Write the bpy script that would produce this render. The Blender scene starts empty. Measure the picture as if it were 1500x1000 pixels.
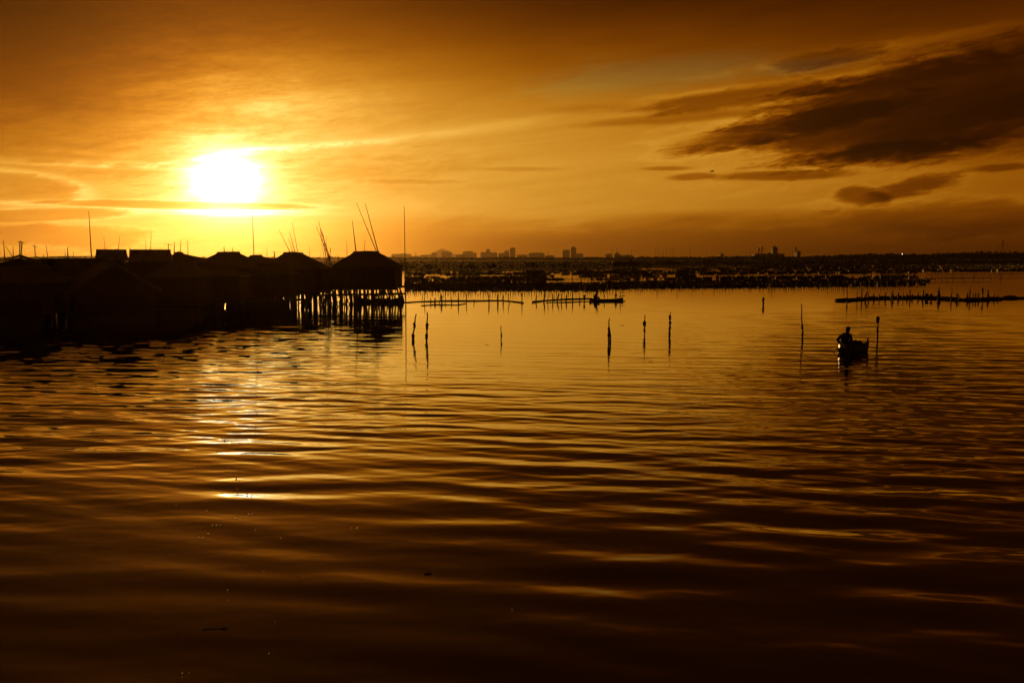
import bpy, bmesh, math, random
import numpy as np
from mathutils import Vector, Matrix, Euler

random.seed(7)
RNG = np.random.default_rng(11)
scn = bpy.context.scene
COL = scn.collection
R = math.radians

# ------------------------------------------------------------------ camera
CAM_H = 4.4
FPX = 1333.333            # focal length in photo pixels (1500 wide)
HOR = 377.0               # horizon row of the photo
PITCH = math.atan((500 - HOR) / FPX)
cam_d = bpy.data.cameras.new('camera')
cam_d.lens = 32.0
cam_d.sensor_width = 36.0
cam_d.clip_start = 0.1
cam_d.clip_end = 40000
cam = bpy.data.objects.new('camera', cam_d)
COL.objects.link(cam)
cam.location = (0, 0, CAM_H)
cam.rotation_euler = (math.pi / 2 - PITCH, 0, 0)
scn.camera = cam

def ray(px, py):
    a = (px - 750) / FPX
    b = (500 - py) / FPX
    c, s = math.cos(PITCH), math.sin(PITCH)
    return Vector((a, c + b * s, -s + b * c)).normalized()

def ground(px, py, z=0.0):
    d = ray(px, py)
    t = (z - CAM_H) / d.z
    return Vector((0, 0, CAM_H)) + d * t

def at(px, py, Y):
    d = ray(px, py)
    return Vector((0, 0, CAM_H)) + d * (Y / d.y)

def azel(px, py):
    d = ray(px, py)
    return math.degrees(math.atan2(d.x, d.y)), math.degrees(math.asin(d.z))

SUN_PX = (330, 262)
SUN_AZ, SUN_EL = azel(*SUN_PX)

# ------------------------------------------------------------------ materials
def nt_mat(name):
    m = bpy.data.materials.new(name)
    m.use_nodes = True
    nt = m.node_tree
    return m, nt, nt.nodes['Principled BSDF']

def rough_mat(name, c1, c2, scale=3.0, stretch=(1, 1, 1), rough=0.85, bump=0.3, bscale=None, detail=5.0):
    m, nt, b = nt_mat(name)
    tc = nt.nodes.new('ShaderNodeTexCoord')
    mp = nt.nodes.new('ShaderNodeMapping')
    mp.inputs['Scale'].default_value = stretch
    nz = nt.nodes.new('ShaderNodeTexNoise')
    nz.inputs['Scale'].default_value = scale
    nz.inputs['Detail'].default_value = detail
    rp = nt.nodes.new('ShaderNodeValToRGB')
    rp.color_ramp.elements[0].position = 0.3
    rp.color_ramp.elements[1].position = 0.7
    rp.color_ramp.elements[0].color = (*c1, 1)
    rp.color_ramp.elements[1].color = (*c2, 1)
    bp = nt.nodes.new('ShaderNodeBump')
    bp.inputs['Strength'].default_value = bump
    bp.inputs['Distance'].default_value = 0.02
    L = nt.links.new
    L(tc.outputs['Object'], mp.inputs['Vector'])
    L(mp.outputs['Vector'], nz.inputs['Vector'])
    L(nz.outputs['Fac'], rp.inputs['Fac'])
    L(rp.outputs['Color'], b.inputs['Base Color'])
    L(nz.outputs['Fac'], bp.inputs['Height'])
    L(bp.outputs['Normal'], b.inputs['Normal'])
    b.inputs['Roughness'].default_value = rough
    return m

M = {}
M['wood'] = rough_mat('weathered_wood', (.05, .035, .025), (.12, .09, .06), 4, (6, 6, .6))
M['plank'] = rough_mat('plank_wall', (.05, .035, .025), (.12, .09, .06), 3, (9, 9, .5))
M['thatch'] = rough_mat('nipa_thatch', (.09, .07, .04), (.22, .17, .1), 9, (4, 4, 1.5), .95, .8)
M['metal'] = rough_mat('rusty_sheet_metal', (.13, .06, .03), (.26, .22, .19), 2.0, (3, 1, 1), .6, .2)
M['bamboo'] = rough_mat('wet_bamboo', (.06, .05, .025), (.17, .14, .07), 5, (5, 5, .7), .55, .2)
M['weed'] = rough_mat('algae_clump', (.03, .03, .015), (.07, .06, .03), 14, (1, 1, 1), .9, .8)
M['net'] = rough_mat('fishing_net', (.03, .035, .03), (.07, .07, .06), 20, (1, 1, 1), .9, .4)
M['hull'] = rough_mat('painted_hull', (.05, .06, .07), (.13, .12, .1), 4, (1, 5, 5), .5, .2)
M['cloth'] = rough_mat('dark_cloth', (.03, .03, .035), (.06, .055, .05), 12, (1, 1, 1), .95, .3)
M['skin'] = rough_mat('tanned_skin', (.16, .09, .055), (.21, .12, .075), 8, (1, 1, 1), .6, .1)
M['hair'] = rough_mat('black_hair', (.01, .009, .008), (.025, .02, .018), 30, (1, 1, 1), .6, .3)
M['iron'] = rough_mat('dark_iron', (.03, .03, .03), (.08, .06, .05), 8, (1, 1, 1), .5, .2)
M['leaf'] = rough_mat('mangrove_foliage', (.022, .032, .014), (.055, .07, .03), .35, (1, 1, 1), .8, .2)
M['bark'] = rough_mat('bark', (.05, .04, .03), (.11, .09, .06), 6, (3, 3, .8))
M['mud'] = rough_mat('muddy_shore', (.03, .025, .018), (.06, .05, .035), .05, (1, 1, 1), 1.0, .6)
M['mud'].node_tree.nodes['Principled BSDF'].inputs['Specular IOR Level'].default_value = .05
M['hillside'] = rough_mat('hillside', (.05, .06, .03), (.1, .1, .06), .003)
M['feather'] = rough_mat('dark_feathers', (.05, .05, .05), (.1, .1, .09), 10)
M['leafdry'] = rough_mat('dead_leaf', (.05, .035, .02), (.1, .07, .04), 20)

def concrete_mat(name, c, floor_h=3.3, bay=3.6):
    # facade with rows of recessed-looking dark window bands from a brick pattern
    m, nt, b = nt_mat(name)
    tc = nt.nodes.new('ShaderNodeTexCoord')
    mp = nt.nodes.new('ShaderNodeMapping')
    mp.inputs['Rotation'].default_value = (R(90), 0, 0)
    br = nt.nodes.new('ShaderNodeTexBrick')
    br.offset = 0
    br.inputs['Scale'].default_value = 1
    br.inputs['Brick Width'].default_value = bay
    br.inputs['Row Height'].default_value = floor_h
    br.inputs['Mortar Size'].default_value = .8
    br.inputs['Color1'].default_value = (.05, .055, .06, 1)
    br.inputs['Color2'].default_value = (.08, .08, .08, 1)
    br.inputs['Mortar'].default_value = (*c, 1)
    nt.links.new(tc.outputs['Object'], mp.inputs['Vector'])
    nt.links.new(mp.outputs['Vector'], br.inputs['Vector'])
    nt.links.new(br.outputs['Color'], b.inputs['Base Color'])
    b.inputs['Roughness'].default_value = .7
    return m
M['tower_a'] = concrete_mat('pale_concrete_facade', (.36, .34, .31))
M['tower_b'] = concrete_mat('tan_facade', (.3, .25, .19), 3.6, 5)
M['tower_c'] = concrete_mat('grey_facade', (.25, .25, .25), 3.2, 2.8)
M['roofing'] = rough_mat('roofing', (.12, .1, .09), (.2, .17, .15), .2)

def emit_mat(name, color, s):
    m, nt, b = nt_mat(name)
    b.inputs['Base Color'].default_value = (*color, 1)
    b.inputs['Emission Color'].default_value = (*color, 1)
    b.inputs['Emission Strength'].default_value = s
    return m
M['flame'] = emit_mat('lantern_glow', (1, .5, .15), 2.2)
M['lamp'] = emit_mat('street_lamp_glow', (1, .85, .62), 7)

def glass_mat():
    m, nt, b = nt_mat('bubble_film')
    b.inputs['Base Color'].default_value = (.8, .8, .8, 1)
    b.inputs['Roughness'].default_value = .05
    b.inputs['IOR'].default_value = 1.33
    b.inputs['Transmission Weight'].default_value = 1.0
    return m
M['bubble'] = glass_mat()

# ------------------------------------------------------------------ mesh helpers
class MB:
    """collects verts / faces of one part"""
    def __init__(s):
        s.v = []; s.f = []
    def add(s, vs, fs):
        n = len(s.v)
        s.v += [tuple(x) for x in vs]
        s.f += [tuple(i + n for i in f) for f in fs]
        return s
    def box(s, c, d, rz=0.0, taper=1.0, mat=None):
        x, y, z = d[0] / 2, d[1] / 2, d[2] / 2
        vs = []
        for sz in (-1, 1):
            k = taper if sz > 0 else 1
            for sx, sy in ((-1, -1), (1, -1), (1, 1), (-1, 1)):
                vs.append(Vector((sx * x * k, sy * y * k, sz * z)))
        mt = mat or Matrix.Rotation(rz, 3, 'Z')
        vs = [mt @ v + Vector(c) for v in vs]
        return s.add(vs, [(3, 2, 1, 0), (4, 5, 6, 7), (0, 1, 5, 4), (1, 2, 6, 5), (2, 3, 7, 6), (3, 0, 4, 7)])
    def tube(s, pts, rad, n=6, cap=True):
        pts = [Vector(p) for p in pts]
        if not hasattr(rad, '__len__'):
            rad = [rad] * len(pts)
        rings = []
        up0 = None
        for i, p in enumerate(pts):
            a = pts[max(i - 1, 0)]; b = pts[min(i + 1, len(pts) - 1)]
            t = (b - a).normalized()
            if up0 is None:
                ref = Vector((1, 0, 0)) if abs(t.x) < .9 else Vector((0, 1, 0))
            else:
                ref = up0
            u = (ref - t * ref.dot(t)).normalized()
            up0 = u
            w = t.cross(u)
            rings.append([p + (u * math.cos(2 * math.pi * k / n) + w * math.sin(2 * math.pi * k / n)) * rad[i] for k in range(n)])
        vs = [v for r in rings for v in r]
        fs = []
        for i in range(len(rings) - 1):
            for k in range(n):
                a = i * n + k; b = i * n + (k + 1) % n
                fs.append((a, b, b + n, a + n))
        if cap:
            fs.append(tuple(range(n))[::-1])
            fs.append(tuple((len(rings) - 1) * n + k for k in range(n)))
        return s.add(vs, fs)
    def blob(s, c, r, seg=8, rings=6, jit=0.0):
        c = Vector(c)
        if not hasattr(r, '__len__'):
            r = (r, r, r)
        vs = [c + Vector((0, 0, -r[2]))]
        for i in range(1, rings):
            th = math.pi * i / rings
            for k in range(seg):
                ph = 2 * math.pi * k / seg
                j = 1 + random.uniform(-jit, jit)
                vs.append(c + Vector((r[0] * math.sin(th) * math.cos(ph) * j, r[1] * math.sin(th) * math.sin(ph) * j, -r[2] * math.cos(th) * j)))
        vs.append(c + Vector((0, 0, r[2])))
        fs = []
        for k in range(seg):
            fs.append((0, 1 + (k + 1) % seg, 1 + k))
        for i in range(rings - 2):
            for k in range(seg):
                a = 1 + i * seg + k; b = 1 + i * seg + (k + 1) % seg
                fs.append((a, b, b + seg, a + seg))
        L = len(vs) - 1
        base = 1 + (rings - 2) * seg
        for k in range(seg):
            fs.append((base + k, base + (k + 1) % seg, L))
        return s.add(vs, fs)
    def mesh(s, name, m, smooth=False):
        me = bpy.data.meshes.new(name)
        me.from_pydata(s.v, [], s.f)
        me.materials.append(M[m])
        if smooth:
            me.polygons.foreach_set('use_smooth', [True] * len(me.polygons))
        me.update()
        return me
    def build(s, name, m, parent=None, smooth=False):
        return link(name, s.mesh(name, m, smooth), parent)

def link(name, me, parent=None):
    o = bpy.data.objects.new(name, me)
    COL.objects.link(o)
    if parent is not None:
        o.parent = parent
    return o

def tag(o, label=None, cat=None, group=None, kind=None):
    if label: o['label'] = label
    if cat: o['category'] = cat
    if group: o['group'] = group
    if kind: o['kind'] = kind
    return o

def thing(name, label, cat, loc=(0, 0, 0), rz=0.0, group=None):
    o = bpy.data.objects.new(name, None)
    o.empty_display_size = .3
    COL.objects.link(o)
    o.location = loc
    o.rotation_euler = (0, 0, rz)
    return tag(o, label, cat, group)

def copy_tree(o, parent=None):
    c = o.copy()
    COL.objects.link(c)
    if parent is not None:
        c.parent = parent
    for ch in o.children:
        copy_tree(ch, c)
    return c

# ------------------------------------------------------------------ world: dusk sky
class E:
    """tiny expression wrapper round math nodes"""
    nt = None
    def __init__(s, sock): s.s = sock
    @staticmethod
    def op(o, *a, clamp=False):
        n = E.nt.nodes.new('ShaderNodeMath')
        n.operation = o
        n.use_clamp = clamp
        for i, x in enumerate(a):
            if isinstance(x, E): E.nt.links.new(x.s, n.inputs[i])
            else: n.inputs[i].default_value = float(x)
        return E(n.outputs[0])
    def __add__(s, o): return E.op('ADD', s, o)
    __radd__ = __add__
    def __sub__(s, o): return E.op('SUBTRACT', s, o)
    def __rsub__(s, o): return E.op('SUBTRACT', o, s)
    def __mul__(s, o): return E.op('MULTIPLY', s, o)
    __rmul__ = __mul__
    def __truediv__(s, o): return E.op('DIVIDE', s, o)
    def exp(s): return E.op('EXPONENT', s)
    def sqrt(s): return E.op('SQRT', s)
    def pw(s, p): return E.op('POWER', s, p)
    def mx(s, o): return E.op('MAXIMUM', s, o)
    def mn(s, o): return E.op('MINIMUM', s, o)
    def ab(s): return E.op('ABSOLUTE', s)
    def step(s, a, b, lo=0.0, hi=1.0):
        n = E.nt.nodes.new('ShaderNodeMapRange')
        n.interpolation_type = 'SMOOTHSTEP'
        E.nt.links.new(s.s, n.inputs['Value'])
        n.inputs['From Min'].default_value = a
        n.inputs['From Max'].default_value = b
        n.inputs['To Min'].default_value = lo
        n.inputs['To Max'].default_value = hi
        return E(n.outputs['Result'])

def build_world():
    w = bpy.data.worlds.new('World')
    scn.world = w
    w.use_nodes = True
    nt = w.node_tree
    nt.nodes.clear()
    E.nt = nt
    L = nt.links.new
    tc = nt.nodes.new('ShaderNodeTexCoord')
    sep = nt.nodes.new('ShaderNodeSeparateXYZ')
    L(tc.outputs['Generated'], sep.inputs[0])
    dx, dy, dz = (E(sep.outputs[i]) for i in range(3))
    az = E.op('ARCTAN2', dx, dy) * 57.29578
    el = E.op('ARCSINE', dz) * 57.29578

    def noise(su, sv, tilt, scale, detail, rough=.55, off=0.0, dist=0.0):
        cb = nt.nodes.new('ShaderNodeCombineXYZ')
        u = az * su
        v = (el - az * tilt) * sv
        L(u.s, cb.inputs[0]); L(v.s, cb.inputs[1]); cb.inputs[2].default_value = off
        n = nt.nodes.new('ShaderNodeTexNoise')
        n.inputs['Scale'].default_value = scale
        n.inputs['Detail'].default_value = detail
        n.inputs['Roughness'].default_value = rough
        n.inputs['Distortion'].default_value = dist
        L(cb.outputs[0], n.inputs['Vector'])
        return E(n.outputs['Fac']) - 0.5
    big = noise(.06, .3, .12, 1.0, 6, .58, 2.0)
    fine = noise(.16, .95, .10, 1.0, 9, .66, 7.3, .5) * 1.7
    wisp = noise(.07, 1.2, .10, 1.0, 8, .64, 4.1, .8)

    fib = noise(.7, 2.5, .14, 1.0, 9, .70, 11.7, .4) * 1.7
    du = az - SUN_AZ
    dv = el - SUN_EL
    d = (du * du * .72 + dv * dv * 1.15).sqrt()
    # clear air brightness
    ww = (du / 50.0).pw(2) if False else (du * du) * (1 / 2500.0)
    vv = (el - 4.6 + big * 2.5 + fine * .7).mx(0.0) / SKY['deck']
    wide = (0.0 - ww - vv.pw(2.6)).exp() * SKY['wide']
    glow = ((0.0 - d) * (1 / 4.2)).exp() * SKY['halo']
    core = ((d * d) * (-1 / (SKY['core_r'] ** 2))).exp() * SKY['core']
    lift = ((0.0 - du * du * (1 / 64.0)) - (dv - 4.4) * (dv - 4.4) * (1 / 7.5)).exp() * .66
    soft = ((d * d) * (-1 / 16.0)).exp() * .30
    I = wide + glow + lift + soft + SKY['floor']
    # upper deck mottling and wisps
    I = I * (1.0 + wisp * .24 + big * .25 + fib * .05)
    # darker bank of murk on the horizon, thicker to the right
    top = 2.2 + fine * 1.3 + fib * .5 + big * 2.2 + du * .012
    bank = (top - el).step(-.5, 1.3)
    k = (du.step(2, 22) * .40 + .14)
    I = I * (1.0 - bank * k)
    low = el.step(0.0, 2.8, 1, 0)
    I = I * (1.0 - low * du.step(2, 18, .08, .30) - low * du.step(10, 42, 0, .34))
    # lower edge of the upper deck: a lit rim that passes just above the sun
    a_ = lambda px: azel(px, 230)[0]
    e_ = azel(300, 243)[1]
    q_ = 1 / 23.5
    edge = az.step(a_(225), a_(400)) * (27 * q_) + (az - a_(400)).mx(0.0) * (33 / 340.0 * 1.0) + e_
    sd_ = el - edge + fib * .28 + fine * .22
    fade = az.step(a_(420), a_(820), 1, 0)
    I = I * (1.0 - sd_.step(-.05, .55) * fade * .06)
    near = ((0.0 - d) * (1 / 4.5)).exp() * (fib * 1.6 + .8).mx(.15)
    I = I + ((sd_ * sd_) * (-1 / .03)).exp() * fade * (near * 1.3 + .04)
    sunw = ((0.0 - d) * (1 / 16.0)).exp()

    def ell(px, py, rx, ry, rot=0, soft=.35, warp=.9):
        a0, e0 = azel(px, py)
        q = 1 / 23.5               # degrees per photo pixel
        rx *= q; ry *= q
        c, s = math.cos(R(rot)), math.sin(R(rot))
        u = az - a0; v = el - e0
        uu = (u * c + v * s) / rx
        v2 = (v * c - u * s) / ry
        r = (uu * uu + v2 * v2).sqrt()
        return r + fine * warp + fib * (warp * .6) + big * (warp * .5), soft

    def cloud(I, px, py, rx, ry, rot=0, dark=.6, soft=.35, warp=.9, rim=0.0, lit=0.0):
        r, sf = ell(px, py, rx, ry, rot, soft, warp)
        if rim:
            I = I + ((r - 1.05) * (r - 1.05) * (-1 / .03)).exp() * (sunw * rim)
        if lit:
            I = I * (1.0 + ((r - 1.25) * (r - 1.25) * (-1 / .05)).exp() * lit)
        m = r.step(1 - sf, 1 + sf, 1, 0)
        return I * (1.0 - m * dark)

    def wispy(I, px, py, rx, ry, rot, gain, soft=.9, warp=1.2):
        r, sf = ell(px, py, rx, ry, rot, soft, warp)
        m = r.step(1 - sf, 1 + sf, 1, 0)
        return I * (1.0 + m * gain)

    for a in CLOUDS:
        I = cloud(I, *a[:5], **a[5])
    for a in WISPS:
        I = wispy(I, *a)
    I = I + core
    I = I * el.step(-3, 0.2, .35, 1)
    # bluish clear patch between the clouds
    r, _ = ell(960, 110, 150, 22, 4, .9, 1.1)
    blue = r.step(.2, 1.7, 1, 0)
    r2, _ = ell(1170, 98, 75, 9, 3, .9, .8)
    blue = blue.mx(r2.step(.2, 1.7, 1, 0))
    # film-like warm response: red leads, green and blue follow with brightness
    I2 = I * I
    G = I * .165 + I2 * .45
    B = I.mx(0.0).pw(3.5) * .13
    G = G * (1.0 + blue * .20)
    B = B + blue * I * .035
    cmb = nt.nodes.new('ShaderNodeCombineXYZ')
    for i, (c, cap) in enumerate(((I * (1.0 - blue * .16), 6.0), (G, 4.5), (B, 2.6))):
        L(c.mn(cap).s, cmb.inputs[i])
    bg1 = nt.nodes.new('ShaderNodeBackground')
    L(cmb.outputs[0], bg1.inputs['Color'])
    bg1.inputs['Strength'].default_value = 1.0
    # physical dusk sky underneath, through the photo's warm white balance
    st = nt.nodes.new('ShaderNodeTexSky')
    st.sky_type = 'NISHITA'
    st.sun_disc = False
    st.sun_elevation = R(SUN_EL)
    st.sun_rotation = R(SUN_AZ)
    st.dust_density = 4.0
    mul = nt.nodes.new('ShaderNodeVectorMath')
    mul.operation = 'MULTIPLY'
    L(st.outputs[0], mul.inputs[0])
    mul.inputs[1].default_value = (.02, .0085, .0003)
    bg2 = nt.nodes.new('ShaderNodeBackground')
    L(mul.outputs[0], bg2.inputs['Color'])
    bg2.inputs['Strength'].default_value = .05
    ad = nt.nodes.new('ShaderNodeAddShader')
    L(bg1.outputs[0], ad.inputs[0]); L(bg2.outputs[0], ad.inputs[1])
    out = nt.nodes.new('ShaderNodeOutputWorld')
    L(ad.outputs[0], out.inputs['Surface'])
    w.cycles.sampling_method = 'MANUAL'
    w.cycles.sample_map_resolution = 2048

SKY = dict(deck=7.2, wide=.70, halo=1.15, core=1.3, core_r=1.85, floor=.018)
D_ = lambda dark, **k: dict(dark=dark, **k)
CLOUDS = [
    # big dark cloud on the right, in overlapping lobes
    (1390, 150, 260, 62, 9, D_(.76, soft=.30, warp=.9, lit=.12)),
    (1420, 160, 200, 44, 7, D_(.45, soft=.55, warp=.45)),
    (1150, 186, 150, 17, 10, D_(.70, soft=.34, warp=.8, lit=.10)),
    (1290, 226, 110, 12, 5, D_(.62, soft=.45, warp=1.1, lit=.1)),
    (1480, 185, 170, 42, 4, D_(.55, soft=.5, warp=.8)),
    (1440, 84, 210, 18, 9, D_(.45, soft=.5, warp=1.0)),
    # thinner streaks left of it
    (1080, 143, 150, 13, 5, D_(.46, soft=.4, warp=1.1, lit=.14)),
    (1210, 86, 62, 12, 5, D_(.50, soft=.45, warp=1.5, lit=.12)),
    (1000, 172, 130, 7, 3, D_(.36, soft=.6, warp=1.0)),
    (900, 160, 90, 6, 0, D_(.16, soft=.7, warp=1.0)),
    # small clouds over the horizon
    (1150, 257, 92, 7, 0, D_(.55, soft=.35, warp=.55)),
    (1014, 259, 34, 5, 2, D_(.45, soft=.4, warp=.6)),
    (978, 247, 34, 3, 0, D_(.38, soft=.5, warp=.6)),
    (1262, 286, 34, 13, -12, D_(.58, soft=.42, warp=1.2, lit=.12)),
    (1338, 273, 56, 13, 12, D_(.60, soft=.42, warp=1.2, lit=.12)),
    (1470, 245, 42, 5, 2, D_(.55, soft=.4, warp=.6)),
    (1400, 322, 150, 22, 0, D_(.36, soft=.35, warp=1.2, lit=.12)),
    (1090, 318, 150, 9, 0, D_(.22, soft=.6, warp=1.1)),
    (760, 248, 60, 3, 0, D_(.18, soft=.5, warp=.8)),
    (600, 266, 70, 3, 0, D_(.16, soft=.5, warp=.8)),
    # bright rimmed clouds near the sun
    (5, 272, 92, 20, -3, D_(.14, soft=.10, warp=.45, rim=.55)),
    (280, 301, 180, 6, 0, D_(.34, soft=.25, warp=.45, rim=.35)),
    (60, 315, 110, 9, 3, D_(.26, soft=.25, warp=.55, rim=.4)),
    (105, 346, 100, 17, 0, D_(.32, soft=.3, warp=1.0, rim=.3)),
    (30, 332, 40, 9, 0, D_(.2, soft=.4, warp=1.0)),
    (60, 229, 120, 9, -2, D_(.12, soft=.6, warp=.8)),
    # the upper deck thickens to the left
    (-60, 30, 420, 150, -12, D_(.80, soft=.8, warp=.5)),
]
WISPS = [
    (585, 203, 190, 8, 7, .12), (120, 243, 170, 2.5, 0, .30), 
    (440, 150, 260, 14, 8, .10), (60, 219, 90, 4, -2, .16), (760, 180, 160, 8, 5, .10),
    (330, 310, 110, 5, 0, .5), (1060, 132, 80, 4, 4, .35), (1130, 168, 110, 4, 6, .30),
    (1330, 92, 110, 4, 8, .5), (1290, 70, 170, 5, 6, .4), (330, 200, 170, 12, 4, .10), (800, 338, 50, 5, 2, .14),
]
build_world()

# sun lamp
sd = bpy.data.lights.new('sun', 'SUN')
sd.energy = 1.0
sd.angle = R(.53)
sd.color = (1, .38, .05)
sun = bpy.data.objects.new('sun', sd)
COL.objects.link(sun)
dirv = ray(*SUN_PX)
sun.rotation_euler = (-dirv).to_track_quat('-Z', 'Y').to_euler()

# ------------------------------------------------------------------ water
def wave_field(X, Y, dr):
    r = np.hypot(X, Y)
    rng = np.random.default_rng(5)
    H = np.zeros_like(X)
    # calmer, sheltered water in the middle distance, livelier near and to the sides
    near = np.clip((37 - r) / 23, 0, 1)
    near = near * near * (3 - 2 * near)
    ratio = X / np.maximum(Y, 1)
    left = np.clip((-ratio - .12) / .16, 0, 1) * np.clip((75 - r) / 15, 0, 1)
    right = np.clip((ratio - .22) / .25, 0, 1)
    calm = .15 + .50 * left + .22 * right * np.clip((90 - r) / 30, 0, 1)
    amp = calm + (1 - calm) * near
    amp *= np.clip((150 - r) / 70, .10, 1)
    # patchiness
    pat = np.sin(X * .11 + Y * .05 + 1.3) * np.sin(Y * .13 - X * .04 + .4) + .6 * np.sin(X * .23 - Y * .19 + 2.0)
    amp = amp * (1 + .28 * pat)
    mid = np.clip((62 - r) / 15, 0, 1) * np.clip((r - 20) / 10, 0, 1)
    far = np.clip((r - 33) / 12, 0, 1)
    N = 110
    for i in range(N):
        t = i / (N - 1)
        lam = .2 * (5.2 / .2) ** t * rng.uniform(.92, 1.08)
        k = 2 * math.pi / lam
        ang = R(-90 - 8 + rng.normal(0, 11 + 7 * (1 - t)))   # crests lie across the view
        # slope spectrum peaks around 1.6 m
        sl = .0074 * math.exp(-((math.log(lam / 1.15)) / .8) ** 2) + (.0034 if lam < .6 else .0011)
        ph = rng.uniform(0, 2 * math.pi)
        wgt = np.clip(lam / (3.0 * dr) - .33, 0, 1)
        fade_small = 1.0 if lam > .9 else np.clip((r - 10) / 13, .34, 1)
        # every train comes in short groups, so crests have ends
        e1, e2, e3 = rng.uniform(0, 2 * math.pi, 3)
        gx = 2 * math.pi / (lam * rng.uniform(4, 7) + 1.2); gy = 2 * math.pi / (lam * rng.uniform(3.5, 7) + 1.0)
        env = 1 + .8 * np.sin(gx * X + .35 * gy * Y + e1) * np.sin(gy * Y - .3 * gx * X + e2)
        chop = 1.0 + (1.25 * left * far + .8 * mid * (1 - left)) * max(0.0, min(1.0, (1.15 - lam) / .4))
        H += env * wgt * fade_small * chop * (sl / k) * np.sin(k * (math.cos(ang) * X + math.sin(ang) * Y) + ph)
    lf = np.clip((-ratio + .02) / .1, 0, 1)
    amp = amp * (1 - .36 * lf * np.clip((24 - r) / 4, 0, 1)) * (1 + .30 * lf * np.clip((r - 24) / 4, 0, 1) * np.clip((46 - r) / 8, 0, 1))
    amp = amp * (1 - .40 * np.clip((17.5 - r) / 5, 0, 1))
    H = H * amp * WAVE
    # low wake trailing from the fisherman's boat
    g = ground(1226, 513)
    yy = Y - g.y - .05 * (g.x - X)
    tail = np.clip((g.x - X) / .4, 0, 1) * np.clip((X - g.x + 3.4) / 3.0, 0, 1)
    H += .035 * tail * (np.exp(-(yy / .28) ** 2) - .6 * np.exp(-((yy + .55) / .3) ** 2))
    return H

WAVE = 1.4

def build_water():
    rs = [5.0]
    while rs[-1] < 9000:
        rs.append(rs[-1] * (1.0030 if rs[-1] < 55 else 1.0034 if rs[-1] < 110 else 1.009))
    rs = np.array(rs); nr = len(rs)
    na = 1200
    ang = np.radians(np.linspace(-62, 62, na))
    Rr, A = np.meshgrid(rs, ang, indexing='ij')
    X = (Rr * np.sin(A)); Y = (Rr * np.cos(A))
    H = wave_field(X, Y, np.broadcast_to(np.gradient(rs)[:, None], X.shape))
    co = np.stack([X, Y, H], -1).reshape(-1, 3).astype(np.float32)
    idx = np.arange(nr * na).reshape(nr, na)
    f = np.stack([idx[:-1, :-1], idx[1:, :-1], idx[1:, 1:], idx[:-1, 1:]], -1).reshape(-1, 4)
    f = f[:, ::-1].astype(np.int32)
    me = bpy.data.meshes.new('water')
    me.vertices.add(len(co))
    me.vertices.foreach_set('co', co.ravel())
    me.loops.add(f.size)
    me.loops.foreach_set('vertex_index', np.ascontiguousarray(f).ravel())
    me.polygons.add(len(f))
    me.polygons.foreach_set('loop_start', np.arange(0, f.size, 4, dtype=np.int32))
    me.polygons.foreach_set('use_smooth', np.ones(len(f), bool))
    me.update(calc_edges=True)
    m, nt, b = nt_mat('lagoon_water')
    b.inputs['Base Color'].default_value = (.012, .009, .005, 1)
    b.inputs['Roughness'].default_value = .3
    b.inputs['IOR'].default_value = 1.01
    b.inputs['Specular IOR Level'].default_value = 0
    gl = nt.nodes.new('ShaderNodeBsdfGlossy')
    gl.inputs['Roughness'].default_value = .035
    gl.inputs['Color'].default_value = (1, 1, 1, 1)
    fr = nt.nodes.new('ShaderNodeFresnel')
    fr.inputs['IOR'].default_value = 1.33
    pw = nt.nodes.new('ShaderNodeMath')
    pw.operation = 'POWER'
    pw.inputs[1].default_value = .47
    mx = nt.nodes.new('ShaderNodeMixShader')
    nt.links.new(fr.outputs[0], pw.inputs[0])
    nt.links.new(pw.outputs[0], mx.inputs['Fac'])
    nt.links.new(b.outputs[0], mx.inputs[1])
    nt.links.new(gl.outputs[0], mx.inputs[2])
    nt.links.new(mx.outputs[0], nt.nodes['Material Output'].inputs['Surface'])
    tc = nt.nodes.new('ShaderNodeTexCoord')
    mp = nt.nodes.new('ShaderNodeMapping')
    mp.inputs['Scale'].default_value = (.9, 2.6, 1)
    nz = nt.nodes.new('ShaderNodeTexNoise')
    nz.inputs['Scale'].default_value = 1.6
    nz.inputs['Detail'].default_value = 2.5
    bp = nt.nodes.new('ShaderNodeBump')
    bp.inputs['Strength'].default_value = .09
    bp.inputs['Distance'].default_value = .02
    nt.links.new(tc.outputs['Object'], mp.inputs['Vector'])
    nt.links.new(mp.outputs['Vector'], nz.inputs['Vector'])
    nt.links.new(nz.outputs['Fac'], bp.inputs['Height'])
    for q in (b, gl, fr):
        nt.links.new(bp.outputs['Normal'], q.inputs['Normal'])
    me.materials.append(m)
    o = link('water', me)
    tag(o, 'dark rippled lagoon water reflecting the golden sky', 'water', kind='structure')
build_water()

# ------------------------------------------------------------------ haze
def build_haze():
    b = MB().box((0, 3300, 109), (9000, 7600, 222))
    me = bpy.data.meshes.new('haze')
    me.from_pydata(b.v, [], b.f)
    m = bpy.data.materials.new('haze')
    m.use_nodes = True
    nt = m.node_tree
    nt.nodes.clear()
    out = nt.nodes.new('ShaderNodeOutputMaterial')
    v = nt.nodes.new('ShaderNodeVolumePrincipled')
    v.inputs['Color'].default_value = (.95, .82, .62, 1)
    v.inputs['Density'].default_value = HAZE
    v.inputs['Anisotropy'].default_value = .86
    nt.links.new(v.outputs[0], out.inputs['Volume'])
    me.materials.append(m)
    o = link('haze', me)
    tag(o, 'thin golden evening haze over the whole lagoon', 'haze', kind='stuff')
HAZE = 0.5e-4
build_haze()

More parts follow.
